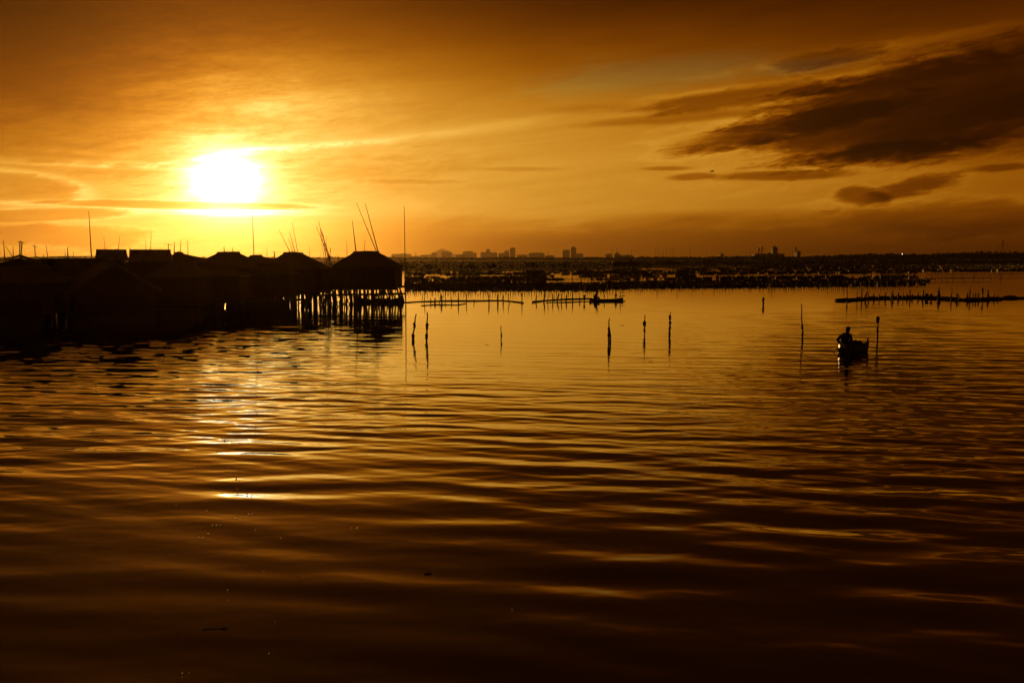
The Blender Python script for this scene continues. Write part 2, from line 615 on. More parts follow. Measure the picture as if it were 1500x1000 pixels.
# ------------------------------------------------------------------ stilt houses
def ragged(pts_a, pts_b, n, mb, thick, jit):
    """sheet between two polylines-of-two-points (a0,a1) top and (b0,b1) bottom, subdivided, with thickness"""
    a0, a1 = Vector(pts_a[0]), Vector(pts_a[1])
    b0, b1 = Vector(pts_b[0]), Vector(pts_b[1])
    rows = 4
    nrm = (a1 - a0 + b1 - b0).cross(b0 - a0 + b1 - a1)
    if nrm.z < 0: nrm = -nrm
    nrm.normalize()
    vs, fs = [], []
    for side in (0, 1):
        for i in range(rows + 1):
            t = i / rows
            for k in range(n + 1):
                s = k / n
                p = (a0.lerp(a1, s)).lerp(b0.lerp(b1, s), t)
                if side == 0:
                    p = p + nrm * random.uniform(-jit, jit)
                    if i == rows:
                        p = p + (b0 - a0).normalized() * random.uniform(-jit, jit * 2)
                else:
                    p = p - nrm * thick
                vs.append(p)
    W = n + 1
    off = (rows + 1) * W
    for i in range(rows):
        for k in range(n):
            a = i * W + k
            fs.append((a, a + 1, a + 1 + W, a + W))
            fs.append((off + a, off + a + W, off + a + 1 + W, off + a + 1))
    for k in range(n):
        fs.append((k, off + k, off + k + 1, k + 1))
        a = rows * W + k
        fs.append((a, a + 1, off + a + 1, off + a))
    for i in range(rows):
        a = i * W
        fs.append((a, a + W, off + a + W, off + a))
        a = i * W + n
        fs.append((a, off + a, off + a + W, a + W))
    mb.add(vs, fs)

STILT = {}
def stilt_mesh(h, lean):
    key = (round(h, 1), lean)
    if key not in STILT:
        m = MB()
        a = random.uniform(-.12, .12) * (1 + lean)
        m.tube([(a, 0, -.5), (a * .6, .01, h * .35), (0, 0, h)], [.065, .06, .055], 6)
        STILT[key] = m.mesh('stilt', 'bamboo', True)
    return STILT[key]

def stilt_house(label, cx, Y, x0, x1, ridge, eave, floor, kind, depth=5.0, rz=0.0, ridge_x=None,
                roof='thatch', nst=(8, 3), skirt=False, over=.25, name='stilt_house', extra=0.0):
    """x0,x1 eave ends / ridge_x ridge ends, all metres relative to the house centre; heights above water"""
    h = thing(name, label, 'stilt house', at(cx, HOR, Y).xy.to_3d(), rz, 'stilt houses of the fishing village')
    wx0, wx1 = x0 + over, x1 - over
    d = depth / 2
    wd = d - over
    # stilts
    for i in range(nst[0]):
        for j in range(nst[1]):
            s = link('stilt', stilt_mesh(floor, random.randint(0, 4)), h)
            s.location = (wx0 + (wx1 - wx0) * (i + random.uniform(-.25, .25) + .5) / nst[0], -wd + .1 + (2 * wd - .2) * j / max(nst[1] - 1, 1) - (extra if j == 0 else 0), 0)
            s.rotation_euler = (random.uniform(-.06, .06), random.uniform(-.15, .15), random.uniform(0, 6))
            f_ = random.uniform(.7, 1.6)
            s.scale = (f_, f_, 1)
    # crossed braces between the front stilts
    for k in range(max(2, nst[0] // 3)):
        xa = wx0 + (wx1 - wx0) * random.uniform(.05, .75)
        q = random.choice((-1, 1)) * random.uniform(.5, 1.0)
        b_ = MB().tube([(xa - q, -wd + .02, -.1), (xa, -wd + .03, floor * .5), (xa + q, -wd + .02, floor - .12)], [.035, .04, .03], 5)
        b_.build('brace', 'bamboo', h, True)
    # deck
    m = MB()
    n = int((wx1 - wx0 + .8) / .22)
    for k in range(n):
        xx = wx0 - .4 + (wx1 - wx0 + .8) * (k + .5) / n
        m.box((xx, -.35 - extra / 2 + random.uniform(-.12, .12), floor + .03 + random.uniform(0, .004)), ((wx1 - wx0 + .8) / n * .93, depth + .4 + extra, .05))
    m.box(((wx0 + wx1) / 2, -wd - .3, floor - .08), (wx1 - wx0 + .5, .12, .16))
    m.box(((wx0 + wx1) / 2, wd - .1, floor - .08), (wx1 - wx0 + .5, .12, .16))
    m.build('deck', 'wood', h)
    # walls : boarding with battens
    top = eave + .05
    m = MB()
    f0 = floor + .06
    for yy in (-wd, wd):
        m.box(((wx0 + wx1) / 2, yy, (f0 + top) / 2), (wx1 - wx0, .06, top - f0))
        k = int((wx1 - wx0) / .45)
        for i in range(k):
            m.box((wx0 + (i + .5) * (wx1 - wx0) / k, yy - math.copysign(-.04, yy), (f0 + top) / 2 - .01), (.05, .03, top - f0 - .05))
    for xx in (wx0, wx1):
        m.box((xx, 0, (f0 + top) / 2 - .004), (.06, 2 * wd - .07, top - f0))
    if kind == 'gable':
        for yy in (-wd, wd):
            rx = (ridge_x[0] + ridge_x[1]) / 2
            z0, z1 = top + .002, ridge - .16
            m.add([(wx0 + .05, yy - .028, z0), (wx1 - .05, yy - .028, z0), (rx, yy - .028, z1), (wx0 + .05, yy + .028, z0), (wx1 - .05, yy + .028, z0), (rx, yy + .028, z1)],
                  [(0, 1, 2), (5, 4, 3), (0, 3, 4, 1), (1, 4, 5, 2), (2, 5, 3, 0)])
    m.build('wall', 'plank', h)
    # window, door
    hw = top - f0
    if hw > 1.0:
        dw = MB()
        dxp = wx0 + (wx1 - wx0) * random.uniform(.6, .75)
        dh = min(1.75, hw - .12)
        dw.box((dxp, -wd - .075, f0 + .01 + dh / 2), (.72, .05, dh))
        do = dw.build('door', 'wood', h)
        MB().blob((dxp + .27, -wd - .12, f0 + dh * .5), .03, 6, 4).build('handle', 'iron', do)
        for t in (.22, .42):
            wxx = wx0 + (wx1 - wx0) * t
            wf = MB()
            zc = f0 + hw * .58; s = min(.7, hw * .45)
            for sx in (-1, 1):
                wf.box((wxx + sx * (s / 2 + .03), -wd - .08, zc), (.06, .06, s))
            for sz in (-1, 1):
                wf.box((wxx, -wd - .08, zc + sz * (s / 2 + .03)), (s + .12, .06, .06))
            w = wf.build('window', 'wood', h)
            sh = MB()
            for k in range(5):
                sh.box((wxx, -wd - .06, zc - s / 2 + s * (k + .5) / 5), (s - .01, .03, s / 5 * .86), mat=Matrix.Rotation(.3, 3, 'X'))
            sh.build('shutter', 'plank', w)
    # roof
    m = MB()
    J = .035 if roof == 'thatch' else .012
    th = .14 if roof == 'thatch' else .05
    e = eave
    if kind == 'hip':
        r0, r1 = ridge_x
        ragged(((r0, 0, ridge), (r1, 0, ridge)), ((x0, -d, e), (x1, -d, e)), 14, m, th, J)
        ragged(((r0, 0, ridge), (r1, 0, ridge)), ((x0, d, e), (x1, d, e)), 14, m, th, J)
        ragged(((r0, -.01, ridge - .002), (r0, .01, ridge - .002)), ((x0, -d, e), (x0, d, e)), 10, m, th, J)
        ragged(((r1, -.01, ridge - .002), (r1, .01, ridge - .002)), ((x1, -d, e), (x1, d, e)), 10, m, th, J)
        m.tube([(r0 - .1, 0, ridge), ((r0 + r1) / 2, 0, ridge + random.uniform(.03, .09)), (r1 + .1, 0, ridge + random.uniform(-.02, .05))], .09, 6)
    elif kind == 'gable':         # gable end towards the viewer
        rx = (ridge_x[0] + ridge_x[1]) / 2
        ragged(((rx, -d, ridge), (rx, d, ridge)), ((x0, -d, e), (x0, d, e)), 10, m, th, J)
        ragged(((rx, -d, ridge), (rx, d, ridge)), ((x1, -d, e), (x1, d, e)), 10, m, th, J)
        m.tube([(rx, -d, ridge), (rx, d, ridge)], .08, 6)
    elif kind == 'shed':
        ragged(((x0, -d, e + .15), (x0, d, ridge)), ((x1, -d, e + .2), (x1, d, ridge)), 10, m, th, J)
    elif kind == 'boxy':          # steep mansard of sheets with a flat top
        c = ridge_x[0]
        for sy in (-1, 1):
            ragged(((x0 + c, sy * (d - c), ridge), (x1 - c, sy * (d - c), ridge)), ((x0, sy * d, e), (x1, sy * d, e)), 10, m, th, J)
        for sx in (-1, 1):
            xx = x0 if sx < 0 else x1
            ragged(((xx - sx * c, -d + c, ridge - .003), (xx - sx * c, d - c, ridge - .003)), ((xx, -d, e - .002), (xx, d, e - .002)), 8, m, th, J)
        m.box(((x0 + x1) / 2, 0, ridge - .0), (x1 - x0 - 2 * c + .08, 2 * (d - c) + .08, .07))
    rf = m.build('roof', roof, h)
    if kind == 'gable':
        bb = MB()
        rx = (ridge_x[0] + ridge_x[1]) / 2
        for xx in (x0, x1):
            a = Vector((rx, -d - .05, ridge + .02)); b = Vector((xx, -d - .05, e + .0))
            bb.tube([a, b], .06, 4)
        bb.build('bargeboard', 'metal', rf)
    if skirt:  # slats added to block the bright gaps under the floor
        m = MB()
        k = int((wx1 - wx0) / .16)
        for i in range(k):
            xx = wx0 + (i + .5) * (wx1 - wx0) / k
            hh = random.uniform(-.35, -.02)
            if random.random() < (skirt if skirt is not True else .03):
                continue
            m.box((xx, -wd - .1 - .024 * (i % 2), (hh + floor) / 2), (.175 * random.uniform(.9, 1), .02, floor - hh))
        for z in (floor * .3, floor - .08):
            m.box(((wx0 + wx1) / 2, -wd - .112, z), (wx1 - wx0 + .1, .05, .05))
        m.build('gap_blocking_slats', 'bamboo', h)
    return h

# each: label, centre px, distance, ... (heights from the photograph's rooflines)
stilt_house('low gabled stilt house at the left edge, partly cut off by the frame', 26, 64, -2.3, 2.2, 4.52, 3.75, 1.1, 'gable', 6, R(29), (.12, .12), 'metal', (6, 3), True)
stilt_house('low flat roofed shack right of the leftmost gabled house', 62, 70, -1.9, 1.6, 4.2, 4.1, 1.2, 'shed', 4, 0, None, 'metal', (5, 2), True)
stilt_house('shed roofed house left of the two box shaped roofs', 108, 67, -1.65, 1.7, 4.50, 4.28, 1.1, 'shed', 4.5, 0, None, 'metal', (6, 3), True)
stilt_house('narrower of the two houses with tall flat topped box roofs', 163.5, 70, -1.19, 1.17, 4.97, 4.15, 1.2, 'boxy', 3.4, R(24), (.16, 0), 'metal', (5, 3), True)
stilt_house('wider of the two houses with tall flat topped box roofs', 220, 71, -1.56, 1.62, 4.97, 4.1, 1.2, 'boxy', 3.6, R(22), (.18, 0), 'metal', (6, 3), True)
stilt_house('low hipped house just right of the flat topped box roofs', 272, 74, -2.0, 1.95, 4.72, 4.1, 1.2, 'hip', 4.4, 0, (-.8, -.3), 'thatch', (7, 3), True)
stilt_house('broad hipped house directly below the sun', 335, 76, -2.7, 2.5, 4.78, 3.6, 1.25, 'hip', 5.0, 0, (-.85, .85), 'thatch', (10, 3), .6)
stilt_house('squat low roofed house between two hipped houses right of the sun', 380, 79, -2.0, 2.0, 4.52, 3.9, 1.3, 'hip', 4.6, 0, (-.7, .15), 'thatch', (8, 3), .6)
stilt_house('hipped house left of the leaning bundle of bamboo poles', 432, 82, -2.45, 2.75, 4.78, 3.42, 1.35, 'hip', 5.4, 0, (-.95, .65), 'thatch', (11, 3), .22)
stilt_house('large hipped house standing at the right end of the village', 540, 88, -3.05, 3.0, 4.90, 3.55, 1.55, 'hip', 6.2, 0, (-1.4, .95), 'thatch', (15, 3), False, .18)
stilt_house('nearest gabled house with pale roof edges in front of the village', 156, 60.5, -2.75, 2.75, 4.03, 2.25, .95, 'gable', 6.5, R(33), (0, 0), 'thatch', (9, 3), True, .35)
stilt_house('dark front house below the leftmost gable', 30, 57.5, -2.6, 2.5, 3.75, 2.9, .95, 'hip', 4.6, 0, (-1.4, 1.3), 'thatch', (8, 3), True)
stilt_house('dark front house right of the nearest gabled house', 268, 66, -1.9, 1.75, 4.0, 3.1, 1.05, 'hip', 4.4, 0, (-.9, .7), 'thatch', (8, 3), True)
stilt_house('low shack added behind the two box roofs to block the bright gap', 196, 79, -2.6, 2.6, 4.45, 4.0, 1.2, 'shed', 3.6, R(20), None, 'metal', (6, 2), True)  # added house, stops light showing between the box roofs
stilt_house('small hut behind the bamboo bundle, beside the end house', 478, 93, -1.3, 1.5, 3.35, 3.0, 1.4, 'shed', 3.4, 0, None, 'thatch', (6, 2))
stilt_house('low hut filling the gap in front of the squat low roofed house', 392, 76, -2.2, 2.2, 3.7, 3.1, 1.3, 'hip', 3.6, 0, (-1.3, 1.2), 'thatch', (13, 3), .72)
stilt_house('low front hut below the broad hipped house', 318, 71, -2.0, 2.2, 3.6, 3.0, 1.15, 'hip', 3.4, 0, (-1.2, 1.3), 'thatch', (12, 3), .70)

# walkway joining the houses
def walkway(label, pA, pB, z):
    A = Vector(pA); B = Vector(pB)
    L = (B - A).length
    rz = math.atan2(B.y - A.y, B.x - A.x)
    t = thing('bamboo_walkway', label, 'walkway', A, rz, 'bamboo walkways under the houses')
    m = MB()
    n = int(L / .16)
    for k in range(n):
        m.box(((k + .5) * L / n, random.uniform(-.05, .05), z + random.uniform(0, .02)), (L / n * .8, 1.0, .045))
    m.build('deck', 'bamboo', t)
    m = MB()
    for yy in (-.45, .45):
        m.tube([(0, yy, z - .07), (L, yy, z - .07)], .05, 5)
    m.build('bearer', 'bamboo', t)
    n = int(L / .7)
    for k in range(n):
        for yy in (-.42, .42):
            s = link('stilt', stilt_mesh(z + random.choice((0, 0, .5)), random.randint(0, 4)), t)
            s.location = ((k + random.uniform(.2, .8)) * L / n, yy, 0)
            s.rotation_euler = (random.uniform(-.06, .06), random.uniform(-.14, .14), random.uniform(0, 6))
walkway('rickety bamboo walkway along the front of the end house', at(450, 400, 81).xy.to_3d(), at(592, 400, 85.5).xy.to_3d(), 1.05)
walkway('bamboo walkway below the hipped houses under the sun', at(296, 400, 71.5).xy.to_3d(), at(452, 400, 78).xy.to_3d(), .85)

# ------------------------------------------------------------------ poles over the village
def pole(px0, py0, px1, py1, Y, label, r=.035, group='thin poles rising above the village', name='bamboo_pole', bend=.0, zmin=None):
    """top at (px0,py0), foot at (px1,py1) or carried down to zmin along the same line"""
    T = at(px0, py0, Y); Bp = at(px1, py1, Y)
    if zmin is not None and Bp.z > zmin:
        Bp = T + (Bp - T) * ((T.z - zmin) / (T.z - Bp.z))
    t = T - Bp
    m = MB()
    n = 7
    side = Vector((1, 0, 0)) * bend
    pts = [t * (i / n) + side * math.sin(math.pi * i / n) for i in range(n + 1)]
    m.tube(pts, [r * (1 - .6 * i / n) for i in range(n + 1)], 6)
    o = m.build(name, 'bamboo', None, True)
    o.location = Bp
    tag(o, label, 'pole', group)
    return o

P = [
    (130, 309, 134, 378, 66, 'tall thin pole above the shed roofed house, left of the box roofs', .05),
    (369.5, 305, 372, 378, 80, 'tall thin pole above the squat house right of the sun', .045),
    (592, 302, 594.5, 448, 88, 'tall upright pole standing in the water right of the end house', .055),
    (516, 323, 522, 373, 88, 'short leaning pole above the left end of the end house ridge', .06),
    (522, 297, 553.5, 373, 88, 'longer of the two crossing poles leaning on the end house roof', .045),
    (535, 298, 555, 373, 88, 'steeper of the two crossing poles leaning on the end house roof', .055),
    (535, 350, 533, 373, 91, 'faint short pole behind the ridge of the end house', .035),
    (508, 351, 508.5, 392, 91, 'thin upright pole between the bamboo bundle and the end house', .04),
    (409, 337, 427, 374, 83, 'leftmost of the four slanting poles above the hipped house', .04),
    (422, 348, 431, 374, 83, 'shortest of the four slanting poles above the hipped house', .035),
    (424, 340, 433.5, 374, 83, 'thickest of the four slanting poles above the hipped house', .045),
    (428, 326, 437, 374, 83, 'tallest of the four slanting poles above the hipped house', .035),
    (453, 360, 453.5, 380, 86, 'thin stub pole over the right slope of the hipped house', .03),
    (470, 371, 470, 395, 86, 'faint short pole left of the bamboo bundle', .03),
    (391, 362, 391, 380, 82, 'thin short pole above the squat house', .03),
    (402.5, 371, 402, 384, 80, 'stub post in the dip between squat house and hipped house', .06),
    (328, 361, 329, 375, 76, 'left stub post on the ridge below the sun', .06),
    (341, 363, 341, 375, 76, 'right stub post on the ridge below the sun', .06),
    (5, 352, 7.5, 384, 64, 'leftmost upright pole at the picture edge', .045),
    (19, 360, 19.5, 380, 64, 'short pole left of the leftmost gable peak', .04),
    (28.5, 353, 29.5, 378, 64, 'thick pole rising at the leftmost gable peak', .06),
    (33, 354, 31, 378, 66, 'thin pole just behind the leftmost gable peak', .03),
    (8, 360, 18, 376, 66, 'slanting stay pole near the left edge', .03),
    (67, 357, 71, 384, 69, 'slightly leaning pole above the flat roofed shack', .035),
    (64, 373, 64, 386, 68, 'stub post above the flat roofed shack', .05),
    (95, 364, 96, 380, 68, 'faint thin pole left of the short thick pole over the shed roof', .025),
    (99, 362, 99.5, 380, 67, 'short thick pole over the shed roof', .06),
    (107.5, 368, 107.5, 380, 70, 'faint stub pole over the shed roof', .03),
    (152, 346, 154.5, 370, 72, 'faint thin pole left on the narrower box roof', .028),
    (175.5, 345, 173, 370, 72, 'faint thin pole right on the narrower box roof', .028),
    (170, 364, 170, 369, 70, 'tiny stub on top of the narrower box roof', .05),
    (190, 361, 190, 378, 72, 'stub post in the gap between the two box roofs', .05),
    (213, 352, 214, 370, 73, 'very faint pole left on the wider box roof', .025),
    (221.5, 338, 220.5, 370, 73, 'taller thin pole on the wider box roof', .03),
    (255.5, 354, 255, 376, 73, 'thick short pole at the right end of the wider box roof', .055),
    (265, 352, 264, 376, 74, 'thin pole above the low hipped house', .04),
    (275, 352, 275.5, 378, 74, 'thin pole right of the low hipped house peak', .04),
    (498, 383, 498.5, 396, 90, 'dark stub left of the end house eave', .07),
]
for a in P:
    pole(*a[:6], r=a[6])
BUN = [(463, 331, 489, 392, .05), (466.5, 322, 481, 392, .04), (470, 336, 488, 396, .055), (473, 340, 480, 398, .045),
       (484, 362, 482, 400, .06), (467, 327, 486, 395, .04), (478, 346, 480, 398, .035), (469, 340, 478, 398, .04),
       (484.5, 365, 480, 396, .04), (477, 364, 487.5, 398, .05), (471, 391, 481, 379, .05), (494, 372, 499, 390, .045), (479, 345, 473, 340, .02)]
for a in BUN[:-1]:
    pole(*a[:4], 86, 'bamboo pole in the leaning bundle between the two hipped houses', a[4], 'poles of the leaning bamboo bundle', zmin=(None if a[1] > 385 else -.4), bend=random.uniform(-.06, .06))

def antenna(px, pt, pb, Y, label, w):
    b = at(px, pb, Y); tz = at(px, pt, Y).z
    t = thing('tv_antenna', label, 'antenna', b, R(20), 'rooftop aerials')
    h = tz - b.z
    MB().tube([(0, 0, 0), (0, 0, h)], .03, 6).build('mast', 'iron', t)
    m = MB()
    m.tube([(-w, 0, h * .96), (w, 0, h * .90)], .018, 5)
    for k in range(5):
        xx = -w + 2 * w * k / 4
        m.tube([(xx, -.35 + .05 * k, h * (.96 - .015 * k)), (xx, .35 - .05 * k, h * (.96 - .015 * k))], .012, 4)
    m.build('boom', 'iron', t)
antenna(247, 357, 374, 72, 'small aerial with a tilted boom at the right end of the wider box roof', .30)
antenna(52, 359, 384, 68, 'aerial with a dark knob above the flat roofed shack', .16)
antenna(402, 368, 383, 80, 'tiny aerial behind the dip right of the squat house', .2)
antenna(586.5, 380, 402, 89, 'cross shaped aerial at the right eave of the end house', .42)
antenna(32, 353, 378, 65, 'small aerial beside the thick pole on the leftmost gable', .2)

# ------------------------------------------------------------------ stakes
def stake_mesh(h, r, lean, knob, seed):
    rs = random.Random(seed)
    m = MB()
    pts = []
    n = 4 if h < 1.1 else 6
    for i in range(n + 1):
        t = i / n
        pts.append((lean * t * h + rs.uniform(-.02, .02), rs.uniform(-.02, .02), -.5 + (h + .5) * t))
    m.tube(pts, [r * (1.1 - .45 * i / n) * rs.uniform(.85, 1.15) for i in range(n + 1)], 6)
    if knob:
        for _ in range(rs.randint(1, 3)):
            t = rs.uniform(.25, .85)
            m.blob((lean * t * h, 0, t * h), (r * 1.7, r * 1.7, r * rs.uniform(1.5, 3)), 6, 4, .2)
    return m.mesh('bamboo_stake', 'bamboo')

def solo(px, pt, pb, label, lean=0.0, r=.045, clumps=((.5, 1.7),), fork=False):
    g = ground(px, pb)
    Y = g.y
    H = at(px, pt, Y).z
    t = thing('bamboo_stake', label, 'stake', g, 0, 'lone stakes in the open water')
    m = MB()
    n = 8
    pts = [Vector((lean * i / n + .02 * math.sin(i * 1.7 + px), .01 * math.cos(i + px), -.5 + (H + .5) * i / n)) for i in range(n + 1)]
    m.tube(pts, [r * (1.15 - .55 * i / n) for i in range(n + 1)], 7)
    if fork:
        m.tube([(.10, .05, -.5), (.09, .03, .35), (.02, 0, H * .62)], [.05, .045, .04], 6)
    m.build('pole', 'bamboo', t, True)
    for (f, s) in clumps:
        mb = MB()
        x = lean * ((f * H + .5) / (H + .5))
        for k in range(4):
            mb.blob((x + random.uniform(-.02, .02), random.uniform(-.02, .02), f * H + (k - 1.5) * r * 1.3), (r * s * random.uniform(.7, 1.1), r * s * .9, r * s * random.uniform(.8, 1.2)), 8, 6, .18)
        mb.build('weed_clump', 'weed', t)
solo(602.5, 460, 497, 'lone stake leaning right, leftmost in the open water', .27, .05, ((.55, 1.8), (.1, 1.7)))
solo(624.5, 457, 500, 'tall thin upright stake right of the leaning one', .06, .05, ((.5, 1.7), (.15, 1.5)))
solo(734.5, 477, 498, 'thin short stake alone in the middle water', -.02, .033, ((.3, 1.4),))
solo(891.5, 466, 502, 'stout forked stake with a split foot in the middle of the water', .02, .045, ((.52, 1.5), (.35, 1.6)), True)
solo(944, 461, 491, 'short knobbly stake left of the weed covered one', .0, .04, ((.55, 2.4), (.25, 1.6)))
solo(981, 457, 490, 'weed covered stake, thick and lumpy all the way down', .0, .038, ((.75, 2.0), (.5, 1.9), (.28, 1.9), (.08, 1.8)))
solo(1118, 435, 447, 'stubby far stake alone in front of the fish pen', .0, .09, ((.5, 1.2),))
solo(1177, 445, 494, 'tall slender stake leaning left near the fisherman', -.18, .042, ((.3, 1.5), (.1, 1.5)))
solo(1285, 463, 496, 'straight stake with a knotted head right of the fisherman', .0, .05, ((.85, 1.9), (.4, 1.3)))
solo(902, 427, 440, 'stake beside the bow of the long boat', .0, .05, ((.55, 2.2),))
solo(1240.5, 424, 444, 'tall stake at the left tip of the long raft', .0, .055, ((.3, 1.4),))

VAR = [stake_mesh(h, random.uniform(.035, .05), random.uniform(-.09, .09), k % 3 == 0, k) for k, h in enumerate([.55, .6, .7, .75, .85, .65, .9, 1.25, .6, 1.6])]
BASE = link('bamboo_stake', VAR[0])
tag(BASE, 'thin dark stake in the dense front row of the fish pen', 'stake', 'front row stakes of the fish pen')
first = [True]
def place_stake(x, y, me, label, group, sc=1.0, fat=1.0):
    o = BASE if first[0] else BASE.copy()
    if not first[0]:
        COL.objects.link(o)
    first[0] = False
    o.data = me
    o.location = (x, y, 0)
    o.rotation_euler = (0, random.uniform(-.05, .05), random.uniform(0, 6.28))
    o.scale = (fat, fat, sc)
    o['label'] = label
    o['group'] = group
    return o

def interp(tab, x):
    xs = [a for a, b in tab]; ys = [b for a, b in tab]
    return float(np.interp(x, xs, ys))
FRONT = [(592, 426.5), (700, 427), (880, 426.5), (900, 422), (1000, 420.5), (1100, 420), (1250, 420.5), (1300, 418.5), (1345, 416.5)]
x = 593.0
nfront = 0
while x < 1345 and nfront < 215:
    g = ground(x, interp(FRONT, x) + random.uniform(-.4, .4))
    me = random.choice(VAR[:7]) if random.random() < .9 else random.choice(VAR[7:])
    place_stake(g.x, g.y, me, 'thin dark stake in the dense front row of the fish pen', 'front row stakes of the fish pen', random.uniform(.8, 1.2))
    x += random.uniform(2.4, 4.6)
    nfront += 1

# rear rows of the pens: beyond counting, one object per band
def pen_rows(name, label, rows, seed, net=.0, nh=(.3, .7), wpx=.32):
    rs = random.Random(seed)
    m = MB()
    for (xa, ya, xb, yb, step, hm, gap) in rows:
        A = ground(xa, ya); B = ground(xb, yb)
        L = (B - A).length
        mpp = A.lerp(B, .5).y / FPX
        n = int(L / (step * mpp))
        on = True; left = rs.uniform(5, 30)
        dirn = (B - A).normalized()
        perp = Vector((-dirn.y, dirn.x, 0))
        segs = []
        for k in range(n):
            left -= 1
            if left < 0:
                on = not on if gap > 0 else True
                left = rs.uniform(25, 160) if on else rs.uniform(10, 90) * gap
            if not on:
                continue
            p = A.lerp(B, (k + rs.uniform(0, 1)) / n) + perp * rs.gauss(0, mpp * 2.5)
            h = hm * rs.uniform(.6, 1.15)
            if rs.random() < .07: h *= rs.uniform(1.5, 2.4)
            w = max(.03, wpx * p.y / FPX) * rs.uniform(.8, 1.3)
            lx = rs.gauss(0, .05) * h
            m.add([(p.x - w, p.y - w, -.4), (p.x + w, p.y - w, -.4), (p.x, p.y + w, -.4), (p.x + lx - w * .6, p.y - w, h), (p.x + lx + w * .6, p.y - w, h), (p.x + lx, p.y + w * .6, h)],
                  [(0, 1, 4, 3), (1, 2, 5, 4), (2, 0, 3, 5), (3, 4, 5)])
            segs.append(p)
            # rails of bamboo and hung net between neighbours
            if len(segs) > 1 and (segs[-1] - segs[-2]).length < 3 * step * mpp:
                a, b = segs[-2], segs[-1]
                if rs.random() < net:
                    z0 = rs.uniform(-.1, .05); z1 = hm * rs.uniform(*nh)
                    m.add([(a.x, a.y, z0), (b.x, b.y, z0), (b.x, b.y, z1), (a.x, a.y, z1), (a.x, a.y + .04, z0), (b.x, b.y + .04, z0), (b.x, b.y + .04, z1), (a.x, a.y + .04, z1)],
                          [(0, 1, 2, 3), (7, 6, 5, 4), (3, 2, 6, 7), (0, 4, 5, 1)])
                else:
                    z = hm * .5
                    m.add([(a.x, a.y, z - .05), (b.x, b.y, z - .05), (b.x, b.y, z + .05), (a.x, a.y, z + .05)], [(0, 1, 2, 3)])
    o = m.build(name, 'bamboo')
    tag(o, label, 'fish pen', 'fish pens of bamboo stakes', 'stuff')
    return o

rows = []
for k in range(9):
    dy = .9 + k * 1.05
    rows += [(592, 425 - dy, 890, 425 - dy * .95, 2.6, .55, .0 if k < 7 else .6), (885, 422 - dy * .8, 1110, 420 - dy * .8, 2.4, .62, 0), (1110, 420 - dy * .9, 1345 + random.uniform(-45, 30), 417 - dy * .8, 2.4, .62, .0 if k < 7 else .4)]
pen_rows('fish_pen', 'dense dark band of fish pen stakes behind the front row', rows, 3, .75)
rows = []
for y in (399.2, 400.4, 401.6, 402.6, 406.3, 407.5, 408.8, 410, 411, 414, 415.4, 416.8, 418.2, 420):
    rows += [(592, y + .4, 800, y - .6, 1.9, .6, .22)]
for y in (397.5, 398.6, 399.8, 400.8, 401.8, 404.6, 405.4, 409.5):
    rows += [(770, y + .2, 1020, y - 1.2, 2.0, .62, .25)]
for y in (392.5, 393.6, 394.8, 396, 398.2, 399.2, 400.4, 401.4, 406.4, 407.6, 408.8):
    rows += [(990, y + .6, 1345, y - 2.2, 1.9, .68, .2)]
for y in (389.2, 390, 390.8, 391.6, 392.4, 393.2, 394, 394.8, 395.6, 396.4):
    rows += [(1100 if y < 392 else 1300, y + .8, 1560, y - .6, 1.7, .85, .04)]
pen_rows('fish_pen', 'far rows of fish pen stakes fading towards the shore', rows, 9, .95, (.4, .58), .22)
rows = [(1345, 411, 1560, 408, 16, .9, .5), (1350, 405, 1560, 404, 14, .9, .4), (800, 411, 1100, 409, 9, .8, .2), (770, 414, 890, 414, 6, 1.0, .2)]
pen_rows('fish_pen', 'sparse thin stakes standing in the strip of water between the pens', rows, 21, .0)

# ------------------------------------------------------------------ floating rafts of bamboo with stakes
def raft(label, pts, thick, n_log, seed, name='bamboo_raft', lumps=0):
    rs = random.Random(seed)
    P3 = [ground(a, b) for a, b in pts]
    o0 = P3[0]
    t = thing(name, label, 'raft', o0, 0, 'floating bamboo rafts')
    for k in range(n_log):
        m = MB()
        oy = (k - (n_log - 1) / 2) * thick * 1.3
        pp = [p - o0 + Vector((rs.uniform(-.1, .1), oy + rs.uniform(-.1, .1), rs.uniform(0, .06) + (thick * .25 if k % 2 else 0))) for p in P3]
        m.tube(pp, thick * rs.uniform(.4, .55), 7)
        m.build('log', 'bamboo', t, True)
    if lumps:
        m = MB()
        for _ in range(lumps):
            i = rs.randrange(len(P3) - 1)
            p = P3[i].lerp(P3[i + 1], rs.random()) - o0
            m.blob((p.x, p.y + rs.uniform(-.5, .5), rs.uniform(.02, .12)), (rs.uniform(.3, .9), rs.uniform(.3, .5), rs.uniform(.1, .2)), 8, 6, .15)
        m.build('net_heap', 'net', t)
    return P3
def stakes_on(pxs, yy, label, group, tall, fat=1.5):
    for i, px in enumerate(pxs):
        y = yy(px) if callable(yy) else yy
        g = ground(px, y)
        h = tall(px) if callable(tall) else tall
        me = VAR[random.randrange(len(VAR))]
        base_h = max(v.co.z for v in me.vertices)
        place_stake(g.x, g.y, me, label, group, (h / base_h), fat * random.uniform(.75, 1.3))
raft('long low raft heaped with nets stretching out of the right edge', [(1233, 440.5), (1262, 438.5), (1300, 437), (1345, 436), (1385, 438), (1410, 440), (1450, 439), (1480, 437), (1530, 437)], .22, 4, 4, lumps=90)
